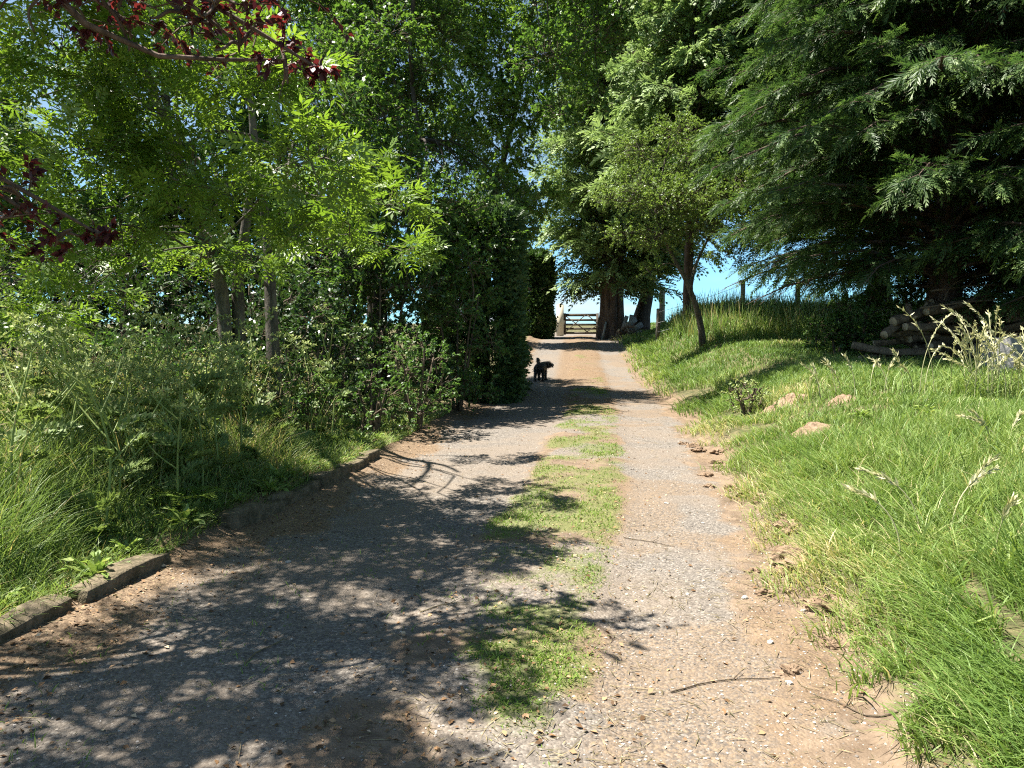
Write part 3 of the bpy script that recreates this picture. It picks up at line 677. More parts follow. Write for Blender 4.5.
# the big dark ones on the right
def Rk(t, a): return 5.4*(1-.62*t)*(.62+.38*min(1, t/.10))
k1 = gp(9.1, 16.2)
conifer('leyland_cypress', 'big dark conifer with layered drooping fronds behind the woodpile', k1, 15, 1.3, Rk, 330, .36, .024, 7, 'dark_cypress',
        [([k1-A(0, 0, .1), k1+A(0, 0, 2), k1+A(.2, 0, 7), k1+A(.2, 0, 14)], .42, .06)], .22, .26, .27, 6, 'dark conifers on the right', skip=lambda p: p[:, 2] < 2.6+np.maximum(0, 7.2-p[:, 0])*.45)
k2 = gp(12.6, 13.2)
conifer('leyland_cypress', 'dark conifer cut off by the right edge of the view', k2, 14, 1.1, lambda t, a: 5.2*(1-.6*t), 230, .38, .026, 6, 'dark_cypress',
        [([k2-A(0, 0, .1), k2+A(0, 0, 2), k2+A(0, 0, 7), k2+A(0, 0, 13)], .4, .06)], .22, .26, .30, 5, 'dark conifers on the right')
k3 = gp(11.9, 25.0)
conifer('leyland_cypress', 'dark conifer farther back, seen between the small tree and the near conifer', k3, 17, 2.6, lambda t, a: (5.6+1.0*(math.cos(a) < 0))*(1-.6*t)*(.7+.3*min(1, t/.1)), 420, .50, .040, 6, 'dark_cypress',
        [([k3-A(0, 0, .1), k3+A(0, 0, 2), k3+A(.2, 0, 8), k3+A(.2, 0, 16)], .4, .06)], .25, .22, .36, 4, 'dark conifers on the right', skip=lambda p: p[:, 2] < 3.2+np.maximum(0, 10.9-p[:, 0])*.36)

# clipped conifer hedge along the drive
def hedge(name, label, x0, x1, y0, y1, h, n, sl, sw, round_=.25):
    cx_, cy_ = (x0+x1)/2, (y0+y1)/2; base = gp(cx_, cy_)
    root = thing(name, label, 'hedge', base); lf, st = MB(), MB()
    w, d = x1-x0, y1-y0
    faces = [(A(1, 0, 0), d*h), (A(-1, 0, 0), d*h*.6), (A(0, -1, 0), w*h), (A(0, 1, 0), w*h*.6), (A(0, 0, 1), w*d)]
    tot = sum(f[1] for f in faces)
    for nn, ar in faces:
        m = int(n*ar/tot); u = rng.random((m, 3))
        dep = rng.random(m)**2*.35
        p = np.stack([x0+u[:, 0]*w, y0+u[:, 1]*d, u[:, 2]*h], 1)
        ax_ = int(np.argmax(np.abs(nn)))
        hi = [x1, y1, h][ax_]; lo = [x0, y0, 0][ax_]
        p[:, ax_] = (hi-dep if nn[ax_] > 0 else lo+dep)
        bul = (fbm(p[:, 1]*1.3+p[:, 0], p[:, 2]*1.3, 81)-.5)*.5
        p = p+nn*bul[:, None]
        # rounded ends and top
        for ax2, lo2, hi2 in ((0, x0, x1), (1, y0, y1)):
            if ax2 != ax_:
                e = np.minimum(p[:, ax2]-lo2, hi2-p[:, ax2]); k_ = np.clip(1-e/round_, 0, 1)
                p = p-nn*(k_**2*round_*.6)[:, None]
        p[:, 2] += Hs(cx_, cy_) if ax_ == 2 else H(p[:, 0], p[:, 1])
        D = nrm(nn*.75+A(0, 0, .35)+rng.normal(size=(m, 3))*.55)
        N = rdir(m)
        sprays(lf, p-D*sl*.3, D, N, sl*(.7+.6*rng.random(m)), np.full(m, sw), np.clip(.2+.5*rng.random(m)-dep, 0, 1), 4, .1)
    ns = int(d/.6)
    for i in range(ns):
        b = gp(cx_+rng.normal()*.15, y0+(i+.5)*d/ns)
        tube(st, smooth_pts([b, b+A(0, 0, h*.5), b+A(.1, 0, h*.9)], 7), np.linspace(.09, .02, 7), 6)
        nb = 60; t = rng.random(nb); pa = b+A(0, 0, 1)*(t*h*.9)[:, None]; e = np.stack([x0+.2+rng.random(nb)*(w-.4), pa[:, 1]+rng.normal(size=nb)*.4, pa[:, 2]+.3*rng.random(nb)], 1)
        sticks(st, pa, e, .012, .005)
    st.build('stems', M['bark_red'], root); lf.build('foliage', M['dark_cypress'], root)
    return root
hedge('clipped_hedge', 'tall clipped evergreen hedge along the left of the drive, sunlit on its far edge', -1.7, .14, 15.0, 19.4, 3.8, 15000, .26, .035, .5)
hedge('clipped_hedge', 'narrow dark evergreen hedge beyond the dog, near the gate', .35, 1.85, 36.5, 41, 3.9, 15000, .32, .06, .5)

# ------------------------------------------------------------------ tall weeds
def make_parsley(seed):
    global rng
    rng = np.random.default_rng(seed)
    st, um, lv = MB(), MB(), MB(); h = 1.0+.35*rng.random()
    top = A(rng.normal()*.12, rng.normal()*.12, h)
    main = smooth_pts([A(0, 0, 0), A(*(rng.normal(size=2)*.05), h*.5), top], 9); tube(st, main, np.linspace(.011, .006, 9), 5, 0, False)
    heads = [top]
    for i in range(4):
        k = 3+i % 5; a_ = main[k]; az = rng.random()*6.28; l = .25+.25*rng.random()
        e = a_+A(math.cos(az)*l*.8, math.sin(az)*l*.8, l*.9); tube(st, smooth_pts([a_, (a_+e)/2+A(math.cos(az)*.04, math.sin(az)*.04, 0), e], 5), np.linspace(.007, .005, 5), 4, 0, False); heads.append(e)
        for j in range(1):
            az2 = az+rng.normal(); e2 = e+A(math.cos(az2)*.13, math.sin(az2)*.13, .12*rng.random()); sticks(st, e[None], e2[None], .003, .002); heads.append(e2)
    for hd in heads:
        m = 8; az = np.arange(m)*2.4+rng.random(); el = .35+.6*rng.random(m); l = .05+.05*rng.random()
        d = np.stack([np.cos(az)*np.cos(el), np.sin(az)*np.cos(el), np.sin(el)], 1); e = hd+d*l
        sticks(um, np.repeat(hd[None], m, 0), e, .0026, .002, np.full(m, .3))
        q = 3; B = np.repeat(e, q, 0); DD = nrm(np.repeat(d, q, 0)+rng.normal(size=(m*q, 3))*.8)
        leaf(um, B, DD, rdir(m*q), .024+.018*rng.random(m*q), .018, .35+.65*rng.random(m*q), .3)
    for i in range(8):   # ferny leaves
        k = i % 6; a_ = main[k]; az = rng.random()*6.28; l = .22+.2*rng.random()
        D = nrm(A(math.cos(az), math.sin(az), .9))[None]; N = nrm(A(0, 0, 1)+rng.normal(size=3)*.4)[None]
        for t in np.linspace(.25, 1, 7):
            b = a_+D[0]*l*t-A(0, 0, 1)*l*.35*t*t; S = np.cross(D[0], N[0])
            for sg_ in (-1, 1):
                B = np.repeat(b[None], 6, 0)+(D[0]*.5+S*sg_)*np.linspace(0, .09*(1.2-t), 6)[:, None]
                leaf(lv, B, D+S*sg_*.5+rng.normal(size=(6, 3))*.35, np.repeat(N, 6, 0), .06, .026, .2+.5*rng.random(6), .2)
    return h, st, um, lv
protos = []
for k in range(5):
    h, st, um, lv = make_parsley(100+k)
    protos.append((st, um, lv))
rng = np.random.default_rng(5)
spots = [(40, 6.2), (75, 5.6), (110, 6.6), (140, 5.9), (165, 6.8), (60, 7.2), (95, 7.6), (190, 7.4), (215, 7.9), (240, 7.0), (125, 7.9), (20, 7.8), (-10, 6.6), (265, 7.8), (150, 7.3), (290, 8.3), (180, 6.3), (30, 5.2), (85, 6.2), (205, 6.9),
         (330, 9.0), (310, 9.4), (230, 8.6), (-30, 5.8), (55, 8.4), (135, 6.4), (112, 5.4), (160, 8.4), (5, 6.0), (250, 8.3), (15, 5.0), (100, 5.1), (70, 6.8), (175, 5.7), (200, 6.2), (220, 6.5)]
roots = []
for i, (px, y) in enumerate(spots):
    x = (px-512)/F*y; k = i % 5
    if i < 5:
        r = thing('cow_parsley', 'tall seeding cow parsley in the tangle of weeds behind the kerb', 'weed', (0, 0, 0), 'cow parsley stems in the left verge')
        st, um, lv = protos[k]; st.build('stem', M['umbel'], r, extra=um, emat=M['umbel']); lv.build('leaves', M['parsley'], r)
        r.location = tuple(gp(x, y)); r.rotation_euler = (0, 0, rng.random()*6); roots.append(r)
    else: dup(roots[k], gp(x, y), rng.random()*6, .8+.3*rng.random())
# fern in the verge
fb = gp(P(190, 500, 5.6)[0], 5.6); r = thing('fern', 'bright fern frond low in the verge weeds', 'fern', fb); lf = MB()
for i in range(7):
    az = i*.9+.3; l = .42; D = nrm(A(math.cos(az), math.sin(az), .8))
    S = nrm(np.cross(D, A(0, 0, 1)))
    for t in np.linspace(.2, 1, 13):
        b = fb+A(0, 0, .1)+D*l*t-A(0, 0, 1)*l*.55*t*t
        for sg_ in (-1, 1): leaf(lf, b[None], (D*.4+S*sg_-A(0, 0, .1))[None], A(0, 0, 1)[None], .13*(1.15-t), .028, A(.7), .1)
lf.build('fronds', M['ash'], r)
# docks and broad-leaved weeds along the kerb
dk_spots = [(30, 575, 'kerb'), (205, 560, ''), (130, 560, ''), (165, 545, ''), (70, 585, ''), (330, 478, ''), (360, 462, ''), (385, 452, '')]
def make_rosette(root, n, l, w):
    lf = MB(); az = np.arange(n)*2.4+rng.random(n)*.5; el = .2+.9*rng.random(n)
    D = np.stack([np.cos(az)*np.cos(el), np.sin(az)*np.cos(el), np.sin(el)], 1)
    B = np.zeros((n, 3))+A(*root.location)+D*.02; L_ = l*(.6+.6*rng.random(n))
    leaf(lf, B, D, A(0, 0, 1)+rng.normal(size=(n, 3))*.3, L_, w, .4+.5*rng.random(n), .2)
    leaf(lf, B+D*L_[:, None]*.7, D-A(0, 0, .6), A(0, 0, 1)+rng.normal(size=(n, 3))*.3, L_*.5, w*.8, .4+.5*rng.random(n), .2)
    return lf
rs = None
for i in range(14):
    y = 3.9+i*.42+rng.random()*.2; s = -2.12-.25*rng.random(); x = float(xc(y))+s
    if rs is None:
        rs = thing('dock_weed', 'small broad-leaved weed growing at the kerb', 'weed', gp(x, y), 'weeds along the kerb'); make_rosette(rs, 18, .115, .042).build('leaves', M['grass'], rs)
    else: dup(rs, gp(x, y), rng.random()*6, .6+.8*rng.random())
for i in range(26):
    y = 3.2+rng.random()*5.5; x = float(xc(y))+2.5+rng.random()*2.6
    dup(rs, gp(x, y)+A(0, 0, .05), rng.random()*6, .6+.6*rng.random(), 'broad-leaved weed among the long grass right of the drive')['group'] = 'broad weeds in the right lawn'
# seeding grass clumps on the right
def seed_clump(name, label, x, y, n, hmin, hmax, lean_dir=-1):
    b = gp(x, y); root = thing(name, label, 'grass', b); st, sh, bl = MB(), MB(), MB()
    for i in range(n):
        az = rng.random()*6.28; h = hmin+(hmax-hmin)*rng.random(); ln = .25+.6*rng.random()
        d = nrm(A(math.cos(az)+.25*lean_dir, math.sin(az)*.6, 0)); o = b+A(rng.normal()*.22, rng.normal()*.22, 0)
        t = np.linspace(0, 1, 12); ln *= .8
        pts = o+A(0, 0, 1)*(h*(t*1.05-.42*ln*t**3))[:, None]+d*(h*ln*t**2.2)[:, None]
        tube(st, pts, np.linspace(.006, .0035, 12), 4, 0, False)
        m = 34; tt = .62+.38*rng.random(m); f = tt*11; k = np.minimum(f.astype(int), 10); w = (f-k)[:, None]
        p = pts[k]*(1-w)+pts[k+1]*w; dd = nrm(pts[k+1]-pts[k])
        leaf(sh, p, dd+rng.normal(size=(m, 3))*.28, rdir(m), .045+.035*rng.random(m), .015, .4+.6*rng.random(m), .2)
    m = n*9; x_, y_ = b[0]+rng.normal(size=m)*.28, b[1]+rng.normal(size=m)*.22
    blades(bl, x_, y_, .25+.45*rng.random(m), np.full(m, .011), .4+.8*rng.random(m), .3+.6*rng.random(m))
    st.build('stalks', M['seed'], root, extra=sh); bl.build('blades', M['grass'], root)
seed_clump('seeding_grass', 'large clump of arching pale seeding grass near the grey stump', 5.75, 9.4, 36, .6, 1.35)
seed_clump('seeding_grass', 'clump of arching seeding grass cut off by the right edge', 6.35, 9.3, 30, .5, 1.25)
seed_clump('seeding_grass', 'small tuft with one long drooping seed head in front of the woodpile', 4.75, 9.7, 7, .45, .8)
seed_clump('seeding_grass', 'sparse pale tuft of seeding grass left of the woodpile', 4.15, 10.6, 5, .4, .65)
for i, (px, y) in enumerate([(1015, 3.9), (985, 4.6), (1000, 6.0)]): 
    seed_clump('seeding_grass', ['coarse clump with yellowing stalks low at the right edge', 'coarse green clump left of the yellowing one, low on the right', 'coarse clump of tall grass midway up the right edge'][i], (px-512)/F*y, y, 3, .4, .6)

# ------------------------------------------------------------------ kerb stones
def rough_block(name, c, size, rz, tilt, mat, label, cat, group=None, sub=2, amp=.012):
    import bmesh
    bm = bmesh.new(); bmesh.ops.create_cube(bm, size=1)
    for v in bm.verts: v.co = (v.co.x*size[0], v.co.y*size[1], v.co.z*size[2])
    bmesh.ops.bevel(bm, geom=bm.edges[:], offset=min(size)*.14, segments=2, affect='EDGES', profile=.6)
    bmesh.ops.subdivide_edges(bm, edges=bm.edges[:], cuts=sub, use_grid_fill=True)
    for v in bm.verts:
        k = np.array(v.co); n_ = (fbm(np.array([k[0]*9+c[0]*7]), np.array([k[2]*9+k[1]*6]), 91)[0]-.5)*2
        v.co = v.co*(1+n_*amp/max(v.co.length, .05))
    me = bpy.data.meshes.new(name); bm.to_mesh(me); bm.free(); me.materials.append(M[mat])
    for p_ in me.polygons: p_.use_smooth = True
    o = bpy.data.objects.new(name, me); COL.objects.link(o); o.location = tuple(c); o.rotation_euler = (tilt[0], tilt[1], rz)
    return tag(o, label, cat, group)
kl = [(2.70, 'kerb stone nearest the camera, cut off by the left edge'), (3.62, 'weathered kerb stone just inside the left edge, weeds on top'), (4.45, 'sunlit tilted kerb stone with a cracked end under the overhanging grass'),
      (5.9, 'half buried kerb stone in deep shade below the fern'), (6.65, 'long dark kerb stone below the mown verge'), (7.4, 'kerb stone next before the broken end of the row'), (8.05, 'short kerb stone with a split end'), (8.5, 'last upright kerb stone of the row, by the bushes')]
for i, (y, lab) in enumerate(kl):
    L_ = (.86, .84, .74, .76, .76, .70, .5, .34)[i]; x = float(xc(y))-2.03+rng.normal()*.015
    ang = math.atan2(1, float((xc(y+.3)-xc(y-.3))/.6))
    c = A(x, y, Hs(x+.12, y)+(-.055, -.045, -.035, -.03, -.02, -.015, -.01, .0)[i]+rng.normal()*.012)
    rough_block('kerb_stone', c, (L_, .14, .22), ang+rng.normal()*.06, (rng.normal()*.09, -.04+rng.normal()*.05), 'stone', lab, 'kerb stone', 'kerb stones along the drive', 3, .05)

def lump(name, c, size, rz, mat, label, cat, group, amp, seed, fr=2.0):
    import bmesh
    bm = bmesh.new(); bmesh.ops.create_icosphere(bm, subdivisions=4 if max(size) > .1 else 2, radius=.5)
    k = np.array([v.co for v in bm.verts]); q = k*fr*2+seed
    d = (fbm(q[:, 0]+q[:, 2]*.7, q[:, 1]-q[:, 2]*.6, 97, 4)-.5)*2
    for v, dd in zip(bm.verts, d):
        v.co = v.co*(1+amp*dd); v.co = (v.co.x*size[0], v.co.y*size[1], v.co.z*size[2])
    me = bpy.data.meshes.new(name); bm.to_mesh(me); bm.free(); me.materials.append(M[mat])
    for p_ in me.polygons: p_.use_smooth = amp < .5 and max(size) > .1
    o = bpy.data.objects.new(name, me); COL.objects.link(o); o.location = tuple(c); o.rotation_euler = (0, 0, rz)
    return tag(o, label, cat, group)
# molehills and loose stones
ml = ['broad brown molehill farthest back on the lawn', 'pale molehill nearest the camera on the lawn', 'small molehill right of the other soil heaps', 'small dark molehill beside the broad brown one']
for (x, y, r), lab in zip(mpos, ml):
    mb = MB(); n = 26; a_ = np.linspace(0, 2*math.pi, n, endpoint=False); rings = np.linspace(0, 1, 9)
    X = x+r*rings[:, None]*np.cos(a_)*1.25; Y = y+r*rings[:, None]*np.sin(a_)
    Z = H(X.ravel(), Y.ravel()).reshape(X.shape)+.34*r*(1-rings[:, None]**2)**1.3*(.3+1.3*fbm(X*9, Y*9, 95))+.04*(vn(X*26, Y*26, 96)-.4)*(1-rings[:, None])-.03*rings[:, None]
    VV = np.stack([X, Y, Z], -1).reshape(-1, 3); i_ = np.arange(8)[:, None]*n; j_ = np.arange(n)[None]; j2 = (j_+1) % n
    mb.add(VV, np.stack([i_+j_, i_+n+j_, i_+n+j2, i_+j2], -1).reshape(-1, 4))
    tag(mb.build('molehill', M['soil'], None, True, gp(x, y)), lab, 'molehill', 'molehills on the lawn')
clods = [(800, 575, 4.75, .16, 'large crumbled lump of bare earth at the foot of the bank'), (795, 530, 5.4, .11, 'earth lump above the large one on the bank'), (735, 480, 7.2, .10, 'earth lump in the bank by the bend of the track'), (700, 440, 9.4, .09, 'small earth lump higher up the bank edge'),
         (835, 625, 4.1, .10, 'earth lump below the large one near the bank foot')]
for px, py, y, r, lab in clods:
    x = (px-512)/F*y; lump('earth_clod', A(x, y, Hs(x, y)-r*.05), (r*2.0, r*1.9, r*1.0), rng.random()*3, 'soil', lab, 'earth lump', 'earth lumps along the bank', .9, px, 2.2)
for i in range(16):
    y = 3.2+i*.45+rng.random()*.3; x = float(xc(y))+1.62+.5*rng.random(); r = .035+.05*rng.random()
    lump('earth_clod', A(x, y, Hs(x, y)-r*.1), (r*2.2, r*2.0, r*1.2), rng.random()*3, 'soil', 'small crumbly earth lump fallen from the bank at the track edge', 'earth lump', 'small earth lumps at the bank foot', .9, i*3.7, 2.4)
peb = [(668, 505, .03, 'small white stone in the middle of the right wheel track'), (748, 602, .035, 'white stone nearest the bank on the track'), (775, 648, .035, 'pale flat stone low on the track by the cut grass'), (690, 598, .02, 'tiny pale stone in the right wheel track'),
       (705, 525, .02, 'pale chip of stone right of the wheel track'), (795, 690, .03, 'pale stone at the bank foot low in the view'), (808, 615, .025, 'pale stone beside the large lump of earth'), (285, 565, .03, 'pale pebble by the kerb in the shade')]
for px, py, r, lab in peb:
    y = 5.0
    for _ in range(12):
        x = (px-512)/F*y; y = F*(CAMZ-Hs(x, y))/(py-YH)
    x = (px-512)/F*y; lump('stone', A(x, y, Hs(x, y)+r*.1), (r*1.35, r*1.0, r*.7), rng.random()*3, 'pale_stone', lab, 'stone', 'stones lying on the track', .6, px, 1.2)
# fallen twigs
for px, py, l, az, lab in [(730, 690, .55, .25, 'long thin twig across the track by the cut grass'), (650, 545, .4, -.5, 'thin dark twig across the right wheel track'), (262, 655, .3, 1.2, 'pale stick on the shaded drive'), (445, 610, .3, .3, 'dry stick at the edge of the shade'), (860, 720, .35, 2.1, 'short twig at the bank foot low in the view')]:
    y = 5.0
    for _ in range(12):
        x = (px-512)/F*y; y = F*(CAMZ-Hs(x, y))/(py-YH)
    mb = MB(); t = np.linspace(-.5, .5, 8); X = x+t*l*math.cos(az)+.01*np.sin(t*9); Y = y+t*l*math.sin(az)+.02*np.cos(t*6)
    tube(mb, np.stack([X, Y, H(X, Y)+.006], 1), np.linspace(.0036, .0016, 8), 5)
    k = 4; sticks(mb, np.stack([X[k:k+1], Y[k:k+1], H(X[k:k+1], Y[k:k+1])+.008], 1), A(X[k]+.06, Y[k]+.07, Hs(X[k]+.06, Y[k]+.07)+.015)[None], .003, .001)
    tag(mb.build('twig', M['straw'] if 'pale' in lab or 'dry' in lab else M['twig'], None, True, A(x, y, Hs(x, y))), lab, 'twig', 'twigs fallen on the drive')

# ------------------------------------------------------------------ woodpile
def log(name, a, b, r, label, group, bark='log', sides=10, lump=.2):
    a, b = np.asarray(a, float), np.asarray(b, float); c = (a+b)/2
    root = thing(name, label, 'log', c, group); mb, ct = MB(), MB(); L_ = np.linalg.norm(b-a)
    pts = smooth_pts([a, (a+b)/2+rng.normal(size=3)*.05*L_, b], 8)
    tube(mb, pts, r*np.linspace(1, .85, 8), sides, lump, False)
    d0 = nrm(pts[0]-pts[1]); d1 = nrm(pts[-1]-pts[-2])
    mb.build('bark', M[bark], root, True)
    for p_, d_, rr in ((pts[0], d0, r), (pts[-1], d1, r*.85)):
        ct = MB(); tube(ct, [p_-d_*.03, p_+d_*.004], [rr*.93, rr*.93], sides, 0, True)
        ct.build('cut_face', M['cut'], root)
    return root
wx0, wy = 7.15, 15.2
gl = 'logs heaped in the woodpile'
for row in range(7):
    for i in range(8):
        x = wx0+.15*row+i*.36+rng.normal()*.07+.25*rng.random(); 
        if x > 10.6: continue
        y = wy-.3+.12*row+rng.normal()*.18; z = Hs(x, y)+.07+row*.155+rng.normal()*.02
        if row > 1+2.2*(x-wx0)+1.5: continue
        az = .15+rng.normal()*.35; l = .35+.35*rng.random(); d = A(math.cos(az), math.sin(az)*.9, rng.normal()*.14)*l
        log('log', A(x, y, z)-d, A(x, y, z)+d, .06+.045*rng.random(), 'rough bark-covered log in the dark heap under the big conifer', gl, lump=.3)
for (px, py, px2, py2, y, y2, r, lab) in [(884, 335, 912, 318, 14.5, 14.9, .085, 'mossy log lying lowest at the left end of the woodpile'), (893, 322, 925, 312, 14.6, 14.9, .10, 'log with a pale cut end at the left end of the woodpile'),
        (905, 327, 950, 316, 14.4, 14.8, .08, 'long log across the front of the woodpile'), (926, 312, 990, 288, 14.6, 15.6, .075, 'log with a pale cut end sloping up to the right in the woodpile'),
        (908, 306, 915, 318, 14.8, 14.5, .06, 'short upright offcut near the left top of the woodpile')]:
    log('log', P(px, py, y), P(px2, py2, y2), r, lab, gl)
for i, (px, py, px2, py2, y, y2, r, lab) in enumerate([(920, 308, 1060, 302, 14.4, 14.6, .022, 'thin straight pole laid across the woodpile'), (930, 291, 1040, 286, 14.9, 15.1, .02, 'upper thin pole along the top of the woodpile'), (940, 312, 1050, 282, 14.7, 15.0, .04, 'thick crooked branch sloping up over the woodpile'),
        (950, 303, 1060, 293, 15, 15.3, .03, 'dark branch resting behind the thin poles'), (944, 300, 962, 279, 14.7, 14.9, .012, 'thin bent branch sticking up from the woodpile'), (985, 300, 1045, 268, 14.9, 15, .028, 'branch leaning up at the right of the woodpile')]):
    a_, b_ = P(px, py, y), P(px2, py2, y2); mb = MB(); mid = (a_+b_)/2+A(0, 0, .04)+rng.normal(size=3)*.03
    tube(mb, smooth_pts([a_, mid, b_], 12), np.linspace(r, r*.6, 12), 7, .12)
    q = smooth_pts([a_, mid, b_], 12)
    for k in (4, 7): tube(mb, smooth_pts([q[k], q[k]+A(.12, .05, .12), q[k]+A(.3, .1, .16+.1*rng.random())], 6), np.linspace(r*.5, r*.2, 6), 5)
    tag(mb.build('branch', M['log'], None, True, a_), lab, 'branch', 'branches on top of the woodpile')
# grey stump
sb = gp(8.1, 12.6); root = thing('tree_stump', 'pale grey weathered stump beside the tall seeding grass', 'stump', sb); mb, ct = MB(), MB()
n = 40; a_ = np.linspace(0, 2*math.pi, n, endpoint=False); rr = .36*(1+.10*np.sin(a_*5+1)+.07*np.sin(a_*9)+.05*rng.random(n)); lv_ = [(0, 1.3), (.1, 1.12), (.22, 1.02), (.4, .98), (.52, .96), (.56, .9)]
VV = np.array([[sb[0]+rr[j]*k*math.cos(a_[j]), sb[1]+rr[j]*k*math.sin(a_[j]), sb[2]-.05+z+.06*math.cos(a_[j]+2)*(z > .4)+.02*rng.normal()*(z > .5)] for z, k in lv_ for j in range(n)])
i_ = np.arange(len(lv_)-1)[:, None]*n; j_ = np.arange(n)[None]; mb.add(VV, np.stack([i_+j_, i_+(j_+1) % n, i_+n+(j_+1) % n, i_+n+j_], -1).reshape(-1, 4))
top_ = VV[-n:]; ctr = top_.mean(0)-A(0, 0, .03); ct.add(np.vstack([top_, ctr]), [[j, (j+1) % n, n, n] for j in range(n)])
mb.build('bark', M['stump'], root, True); ct.build('cut_top', M['stump'], root)
# slabs and logs stacked by the gate trunks
gg_ = 'sawn slabs leaning on the gate conifers'
for (px, py, px2, py2, y, w, h_, lab) in [(620, 338, 627, 316, 36.2, .18, .06, 'tall slab leaning on the thick trunk, left of the two'), (629, 337, 632, 315, 36.3, .22, .06, 'tall slab leaning on the thick trunk, right of the two'), (626, 326, 636, 319, 36.0, .22, .10, 'pale thick slab tipped on top of the small heap'), (632, 331, 642, 324, 36.0, .25, .10, 'pale slab second from the top of the small heap'),
        (630, 336, 642, 333, 36.0, .25, .10, 'pale slab low on the right of the small heap'), (618, 340, 626, 330, 35.9, .14, .08, 'dark board at the left foot of the small heap'), (602, 340, 606, 322, 36.2, .10, .06, 'narrow board leaning at the left of the thick trunk')]:
    mb = MB(); a_, b_ = P(px, py, y), P(px2, py2, y+.25); bar(mb, a_, b_, w, h_, (0, 1, 0.1)); tag(mb.build('slab', M['plank'], None, False, a_), lab, 'timber', gg_)
for i in range(16):
    px = 614+rng.random()*26; py = 341-rng.random()*14*(1-abs(px-626)/18); y = 35.6+.3*rng.random(); a_ = P(px, py, y); d = A(rng.normal()*.2, -.15, rng.normal()*.16)
    log('log', a_-d, a_+d, .07+.04*rng.random(), 'short dark log in the small heap at the foot of the gate conifers', 'logs heaped at the gate', sides=7)

# ------------------------------------------------------------------ gate, posts, fence
GY = 45.0
gl_, gr_ = P(564, 336, GY), P(598, 336, GY); zb = Hs((gl_[0]+gr_[0])/2, GY)
pr = thing('gate_post', 'pale square wooden post at the left of the gate', 'post', gp(P(560, 336, GY)[0], GY)); mb = MB(); x = pr.location.x; zt = P(560, 305, GY)[2]
zp = pr.location.z; box(mb, (x, GY, (zp-.1+zt)/2), (.40, .34, zt-zp+.1)); mb.build('shaft', M['cream'], pr); mb = MB()
mb.add([[x-.2, GY-.17, zt+.002], [x+.2, GY-.17, zt+.002], [x+.2, GY+.17, zt+.002], [x-.2, GY+.17, zt+.002], [x, GY, zt+.1]], [[0, 1, 4, 4], [1, 2, 4, 4], [2, 3, 4, 4], [3, 0, 4, 4], [0, 3, 2, 1]]); mb.build('cap', M['cream'], pr)
pr = thing('gate_post', 'dark wooden post at the right of the gate against the trunk', 'post', gp(P(602, 336, GY)[0], GY)); mb = MB(); x = pr.location.x; zt = P(602, 312, GY)[2]
box(mb, (x, GY, (pr.location.z-.1+zt)/2), (.3, .3, zt-pr.location.z+.1)); mb.build('shaft', M['gate'], pr)
gt = thing('field_gate', 'five-barred wooden field gate with crossed braces, closed', 'gate', A((gl_[0]+gr_[0])/2, GY, zb))
zl_, zt = P(0, 333, GY)[2], P(0, 315, GY)[2]
zl_ = max(zl_, zb+.08)
for f in (0, .24, .47, .72, 1):
    mb = MB(); z = zl_+(zt-zl_)*f; bar(mb, A(gl_[0], GY, z), A(gr_[0], GY, z), .07, .16 if f == 1 else .12, (0, 0, 1)); mb.build('rail', M['gate'], gt)
for x in (gl_[0]+.04, gr_[0]-.04):
    mb = MB(); box(mb, (x, GY-.003, (zl_+zt)/2), (.14, .10, zt-zl_+.2)); mb.build('stile', M['gate'], gt)
xm = (gl_[0]+gr_[0])/2
for x0_, z0_, x1_, z1_ in ((gl_[0], zt, xm+.45, zl_), (gl_[0], zl_, xm+.25, zt), (xm+.35, zt, gr_[0], zl_+.5*(zt-zl_)), (xm+.2, zl_, gr_[0], zl_+.45*(zt-zl_))):
    mb = MB(); bar(mb, A(x0_, GY-.07, z0_), A(x1_, GY-.07, z1_), .05, .11, (0, 1, 0)); o = mb.build('brace', M['gate'], gt)
# tall pale pole beyond the conifers
px_ = P(662, 318, 42); b = gp(px_[0], 42); mb = MB(); zt = P(662, 288, 42)[2]; tube(mb, [b-A(0, 0, .1), A(b[0], 42, zt-.05), A(b[0], 42, zt)], [.16, .15, .12], 10)
tag(mb.build('pole', M['post_pale'], None, True, b), 'tall pale pole right of the leaning conifer trunk', 'pole')
# post and wire fence along the ridge
fr = thing('wire_fence', 'post and wire fence along the crest of the grassy bank', 'fence', gp(6.5, 28))
tops = []
for px, y, hh, mt, r in ((657, 29.5, 1.25, 'post', .08), (690, 32, 1.2, 'post_pale', .07), (741, 28.3, 1.25, 'post_pale', .09), (796, 27.5, 1.3, 'post', .09), (872, 26.5, 1.3, 'post', .08), (950, 25.5, 1.3, 'post', .08), (1030, 24.8, 1.3, 'post', .08)):
    b = gp((px-512)/F*y, y); mb = MB(); tube(mb, [b-A(0, 0, .1), b+A(.02, 0, hh*.5), b+A(.03, 0, hh-.02), b+A(.03, 0, hh)], [r, r, r*.95, r*.7], 8, .08)
    mb.build('post', M[mt], fr)
    if px != 690: tops.append(b)
for f in (.35, .7, 1.1):
    mb = MB()
    for a_, b_ in zip(tops[:-1], tops[1:]):
        t = np.linspace(0, 1, 8); q = a_+(b_-a_)*t[:, None]+A(0, -.1, f)-A(0, 0, 1)*(.05*np.sin(t*math.pi))[:, None]; tube(mb, q, .006, 4)
    mb.build('wire', M['wire'], fr)

